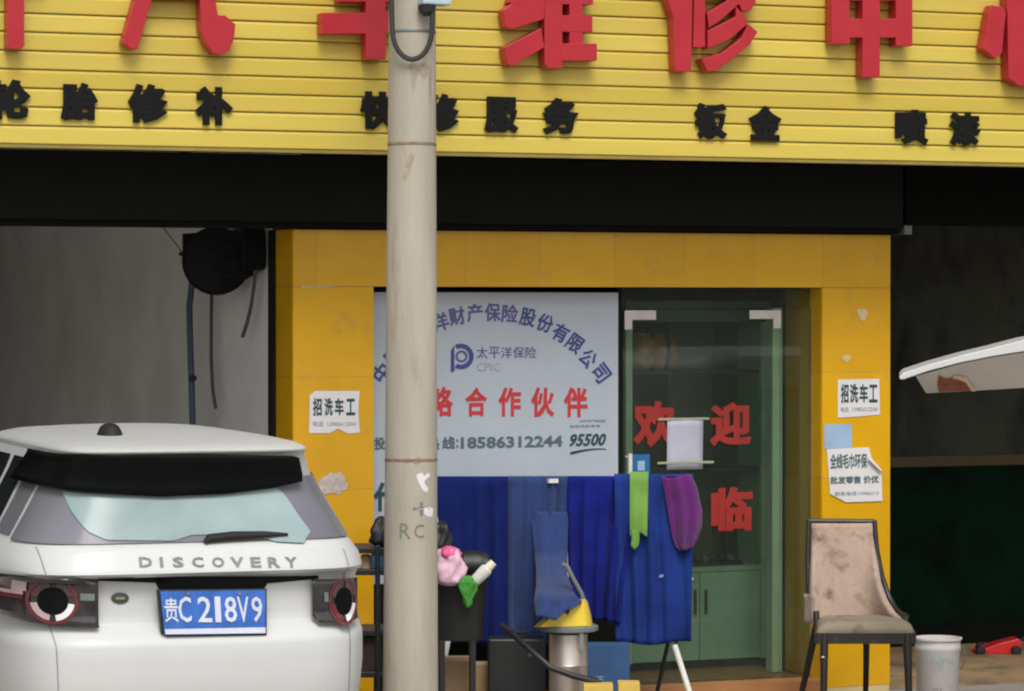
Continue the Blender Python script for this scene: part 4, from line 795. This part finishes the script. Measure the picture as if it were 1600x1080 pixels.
# ------------------------------------------------------------------ chair
t = thing('dining_chair', zg(PD(1345, 1000, 17.2)), 'worn dining chair with stained beige back and dark wood frame by the right pier', 'chair')
BK, FR = 17.5, 17.02
def bar(P, r, name, m=M_wood, lab=None, n=8):
    q = MB(); q.tube(P, r, n); return q.build(name, m, t, lab, smooth=True)
def slab(outl_front, D0_, ext, name, m, bev=.006):
    q = MB(); q.prism([PD(x, y, d) for x, y, d in outl_front][::-1], ext); return q.build(name, m, t, bevel=bev, smooth=True)
q = MB()
def backf(u, v):
    l = interp([(0, 1272), (.3, 1268), (1, 1268)], v); r_ = interp([(0, 1409), (.08, 1396), (.2, 1384), (.4, 1373), (.7, 1367), (1, 1362)], v)
    y = interp([(0, 972), (1, 818)], v); wrap = .22 * (abs(u - .45) * 1.9) ** 4 * (1 - v) ** 1.5
    return PD(l + (r_ - l) * u, y, BK - .02 - wrap + .05 * v - .012 * math.sin(math.pi * u))
q.grid(backf, 30, 24); q.build('backrest', M_uph, t, smooth='all', thick=.03)
def edge(pts, w_, name='back_frame'):
    q = MB(); q.tube([PD(x, y, d) for x, y, d in pts], w_, 8); return q.build(name, M_wood, t, smooth=True)
edge([(1263, 814, BK + .04), (1366, 815, BK + .04)], .014)
edge([(1264, 812, BK + .04), (1262, 870, BK + .02), (1263, 920, BK), (1270, 955, BK - .04), (1277, 975, BK - .12)], .014)
edge([(1366, 813, BK + .04), (1370, 860, BK + .02), (1378, 900, BK), (1388, 930, BK - .03), (1398, 950, BK - .08), (1408, 960, BK - .15), (1417, 963, BK - .25)], .015)
q = MB(); q.grid(lambda u, v: PD(1257 + 16 * u, 928 + 46 * v, BK + .02 - .14 * u), 5, 6); q.build('side_panel', M_uph, t, smooth='all', thick=.01)
bar([PD(1275, 955, FR + .32), PD(1277, 985, FR + .3)], .018, 'arm_stub'); bar([PD(1415, 965, FR + .2), PD(1413, 990, FR + .1)], .015, 'arm_stub')
# seat: cushion on an apron
q = MB()
def seatf(u, v):
    xf = 1276 + 154 * u; xb = 1274 + 138 * u; x = xf + (xb - xf) * v; Df = FR + (BK - .06 - FR) * v
    e = (1 - (2 * u - 1) ** 8) * (1 - abs(2 * v - 1) ** 8); p = PD(x, 476 + (ZF) / Df * 5000, Df); p.z = .49 + .06 * e ** .5; return p
ZF = 1.70
q.grid(seatf, 26, 18); q.build('seat_cushion', M_seat, t, smooth='all', thick=.012)
c00 = PD(1276, 990, FR + .01); c10 = PD(1428, 990, FR + .01); c01 = PD(1276, 970, BK - .06); c11 = PD(1405, 970, BK - .06)
for c_ in (c00, c10, c01, c11): c_.z = .435
for a, b in ((c00, c10), (c10, c11), (c11, c01), (c01, c00)):
    q = MB(); d = (b - a).normalized(); nn = Vector((-d.y, d.x, 0)) * .012; q.prism([a - nn, b - nn, b + nn, a + nn], (0, 0, .06)); q.build('apron', M_wood, t)
for top_, bx_, bd_, r0, r1 in ((c00, 1286, FR + .01, .024, .017), (c10, 1421, FR + .01, .026, .017), (c01, 1246, BK + .12, .022, .015), (c11, 1352, BK + .1, .02, .015)):
    b = PD(bx_, 476 + 11200 / bd_, bd_); b.z = 0
    tp = top_ + Vector((0, 0, .055))
    if top_ is c11: tp = PD(1354, 985, BK - .06); tp.z = .49
    if top_ is c00: tp = PD(1288, 990, FR + .015); tp.z = .49
    if top_ is c10: tp = PD(1417, 990, FR + .015); tp.z = .49
    bar([tp, tp.lerp(b, .4) + fw * (-.01), b], [r0, (r0 + r1) / 2, r1], 'leg')
q = MB(); c_ = PD(1286, 1027, FR - .015); q.lathe([(.006, -.005), (.01, 0), (.006, .005)], c_, 8); q.build('screw_cap', M_bot, t)
# ------------------------------------------------------------------ bucket, jug, jack
KD = 17.75; t = thing('paint_bucket', zg(PD(1466, 1000, KD)), 'white plastic paint bucket beside the chair with faded teal print', 'bucket')
c = zg(PD(1465, 1000, KD)); zt = ZD(996, KD)
q = MB(); q.lathe([(.105, .002), (.11, .01), (.124, zt - .07), (.127, zt - .065), (.127, zt - .045), (.125, zt - .04), (.127, zt - .012), (.135, zt - .01), (.135, zt), (.126, zt), (.122, zt - .06), (.105, .02)], c, 36); q.build('pail', M_bucket, t, smooth=True)
q = MB(); q.tube([c + rt * .13 + Vector((0, 0, zt - .05)), c + rt * .15 + Vector((0, 0, zt - .07)), c + rt * .152 + Vector((0, 0, zt - .13)), c + rt * .135 + Vector((0, 0, zt - .17)), c + Vector((fw.x, fw.y, 0)) * .1 + rt * .1 + Vector((0, 0, zt - .19)), c + Vector((fw.x, fw.y, 0)) * .13 - rt * .03 + Vector((0, 0, zt - .17)), c - rt * .129 + Vector((0, 0, zt - .05))], .004, 6); q.build('bail_handle', M_gp, t, smooth=True)
def buckettext(ch, a0, a1, z0, z1, m):
    q = MB(); put(q, ch, lambda u, v, c_: c + (rt * math.sin(R(a0 + (a1 - a0) * u)) - Vector((fw.x, fw.y, 0)).normalized() * math.cos(R(a0 + (a1 - a0) * u))) * (.107 + .017 * (z0 + (z1 - z0) * v) / (zt - .07) + .003 + .001 * c_) + Vector((0, 0, z0 + (z1 - z0) * v)), .0); q.build('printed_mark', m, t)
buckettext('uyu', -18, 34, .25, .29, M_teal); buckettext('MX', -20, 8, .10, .125, mat('faded_grey_print', (.35, .33, .33), .7))
t = thing('trolley_jack', zg(PD(1560, 1010, 20.2)), 'low red trolley jack on the floor of the dark right bay', 'jack')
JD = 20.4; q = MB(); P = [(1524, 1022), (1524, 1019), (1560, 1006), (1568, 1004), (1592, 998), (1597, 1004), (1594, 1022)]; q.prism([PD(x, y, JD) for x, y in P][::-1], fw * .2); q.build('jack_body', M_jack, t, bevel=.006)
for x in (1532, 1588):
    for d in (-.02, .2):
        c_ = PD(x, 1021, JD + d); c_.z = .035; q = MB(); q.lathe([(.01, -.015), (.033, -.012), (.033, .012), (.01, .015)], c_, 14, Matrix.Rotation(R(90), 4, 'X')); q.build('jack_wheel', M_dk, t)
q = MB(); q.tube([PD(1590, 1003, JD + .1), PD(1640, 975, JD + .3)], .012, 8); q.build('jack_handle', M_dk, t)

t = thing('tool_bag', zg(PD(820, 1000, 16.9)), 'black tool case standing on the ground behind the vacuum hose', 'tool case')
bc(762, 998, 852, 1136, 16.9, .2).build('case_body', M_dk, t, bevel=.012)
q = MB(); q.tube([PD(790, 998, 16.95), PD(790, 988, 16.95), PD(825, 988, 16.95), PD(825, 998, 16.95)], .01, 8); q.build('case_handle', M_rub, t, smooth=True)
q = MB(); c_ = PD(828, 1023, 16.895); q.lathe([(.0, 0), (.012, .002), (.012, .008), (0, .01)], c_, 12, Matrix.Rotation(R(90), 4, 'X')); q.build('case_latch', M_gp, t)
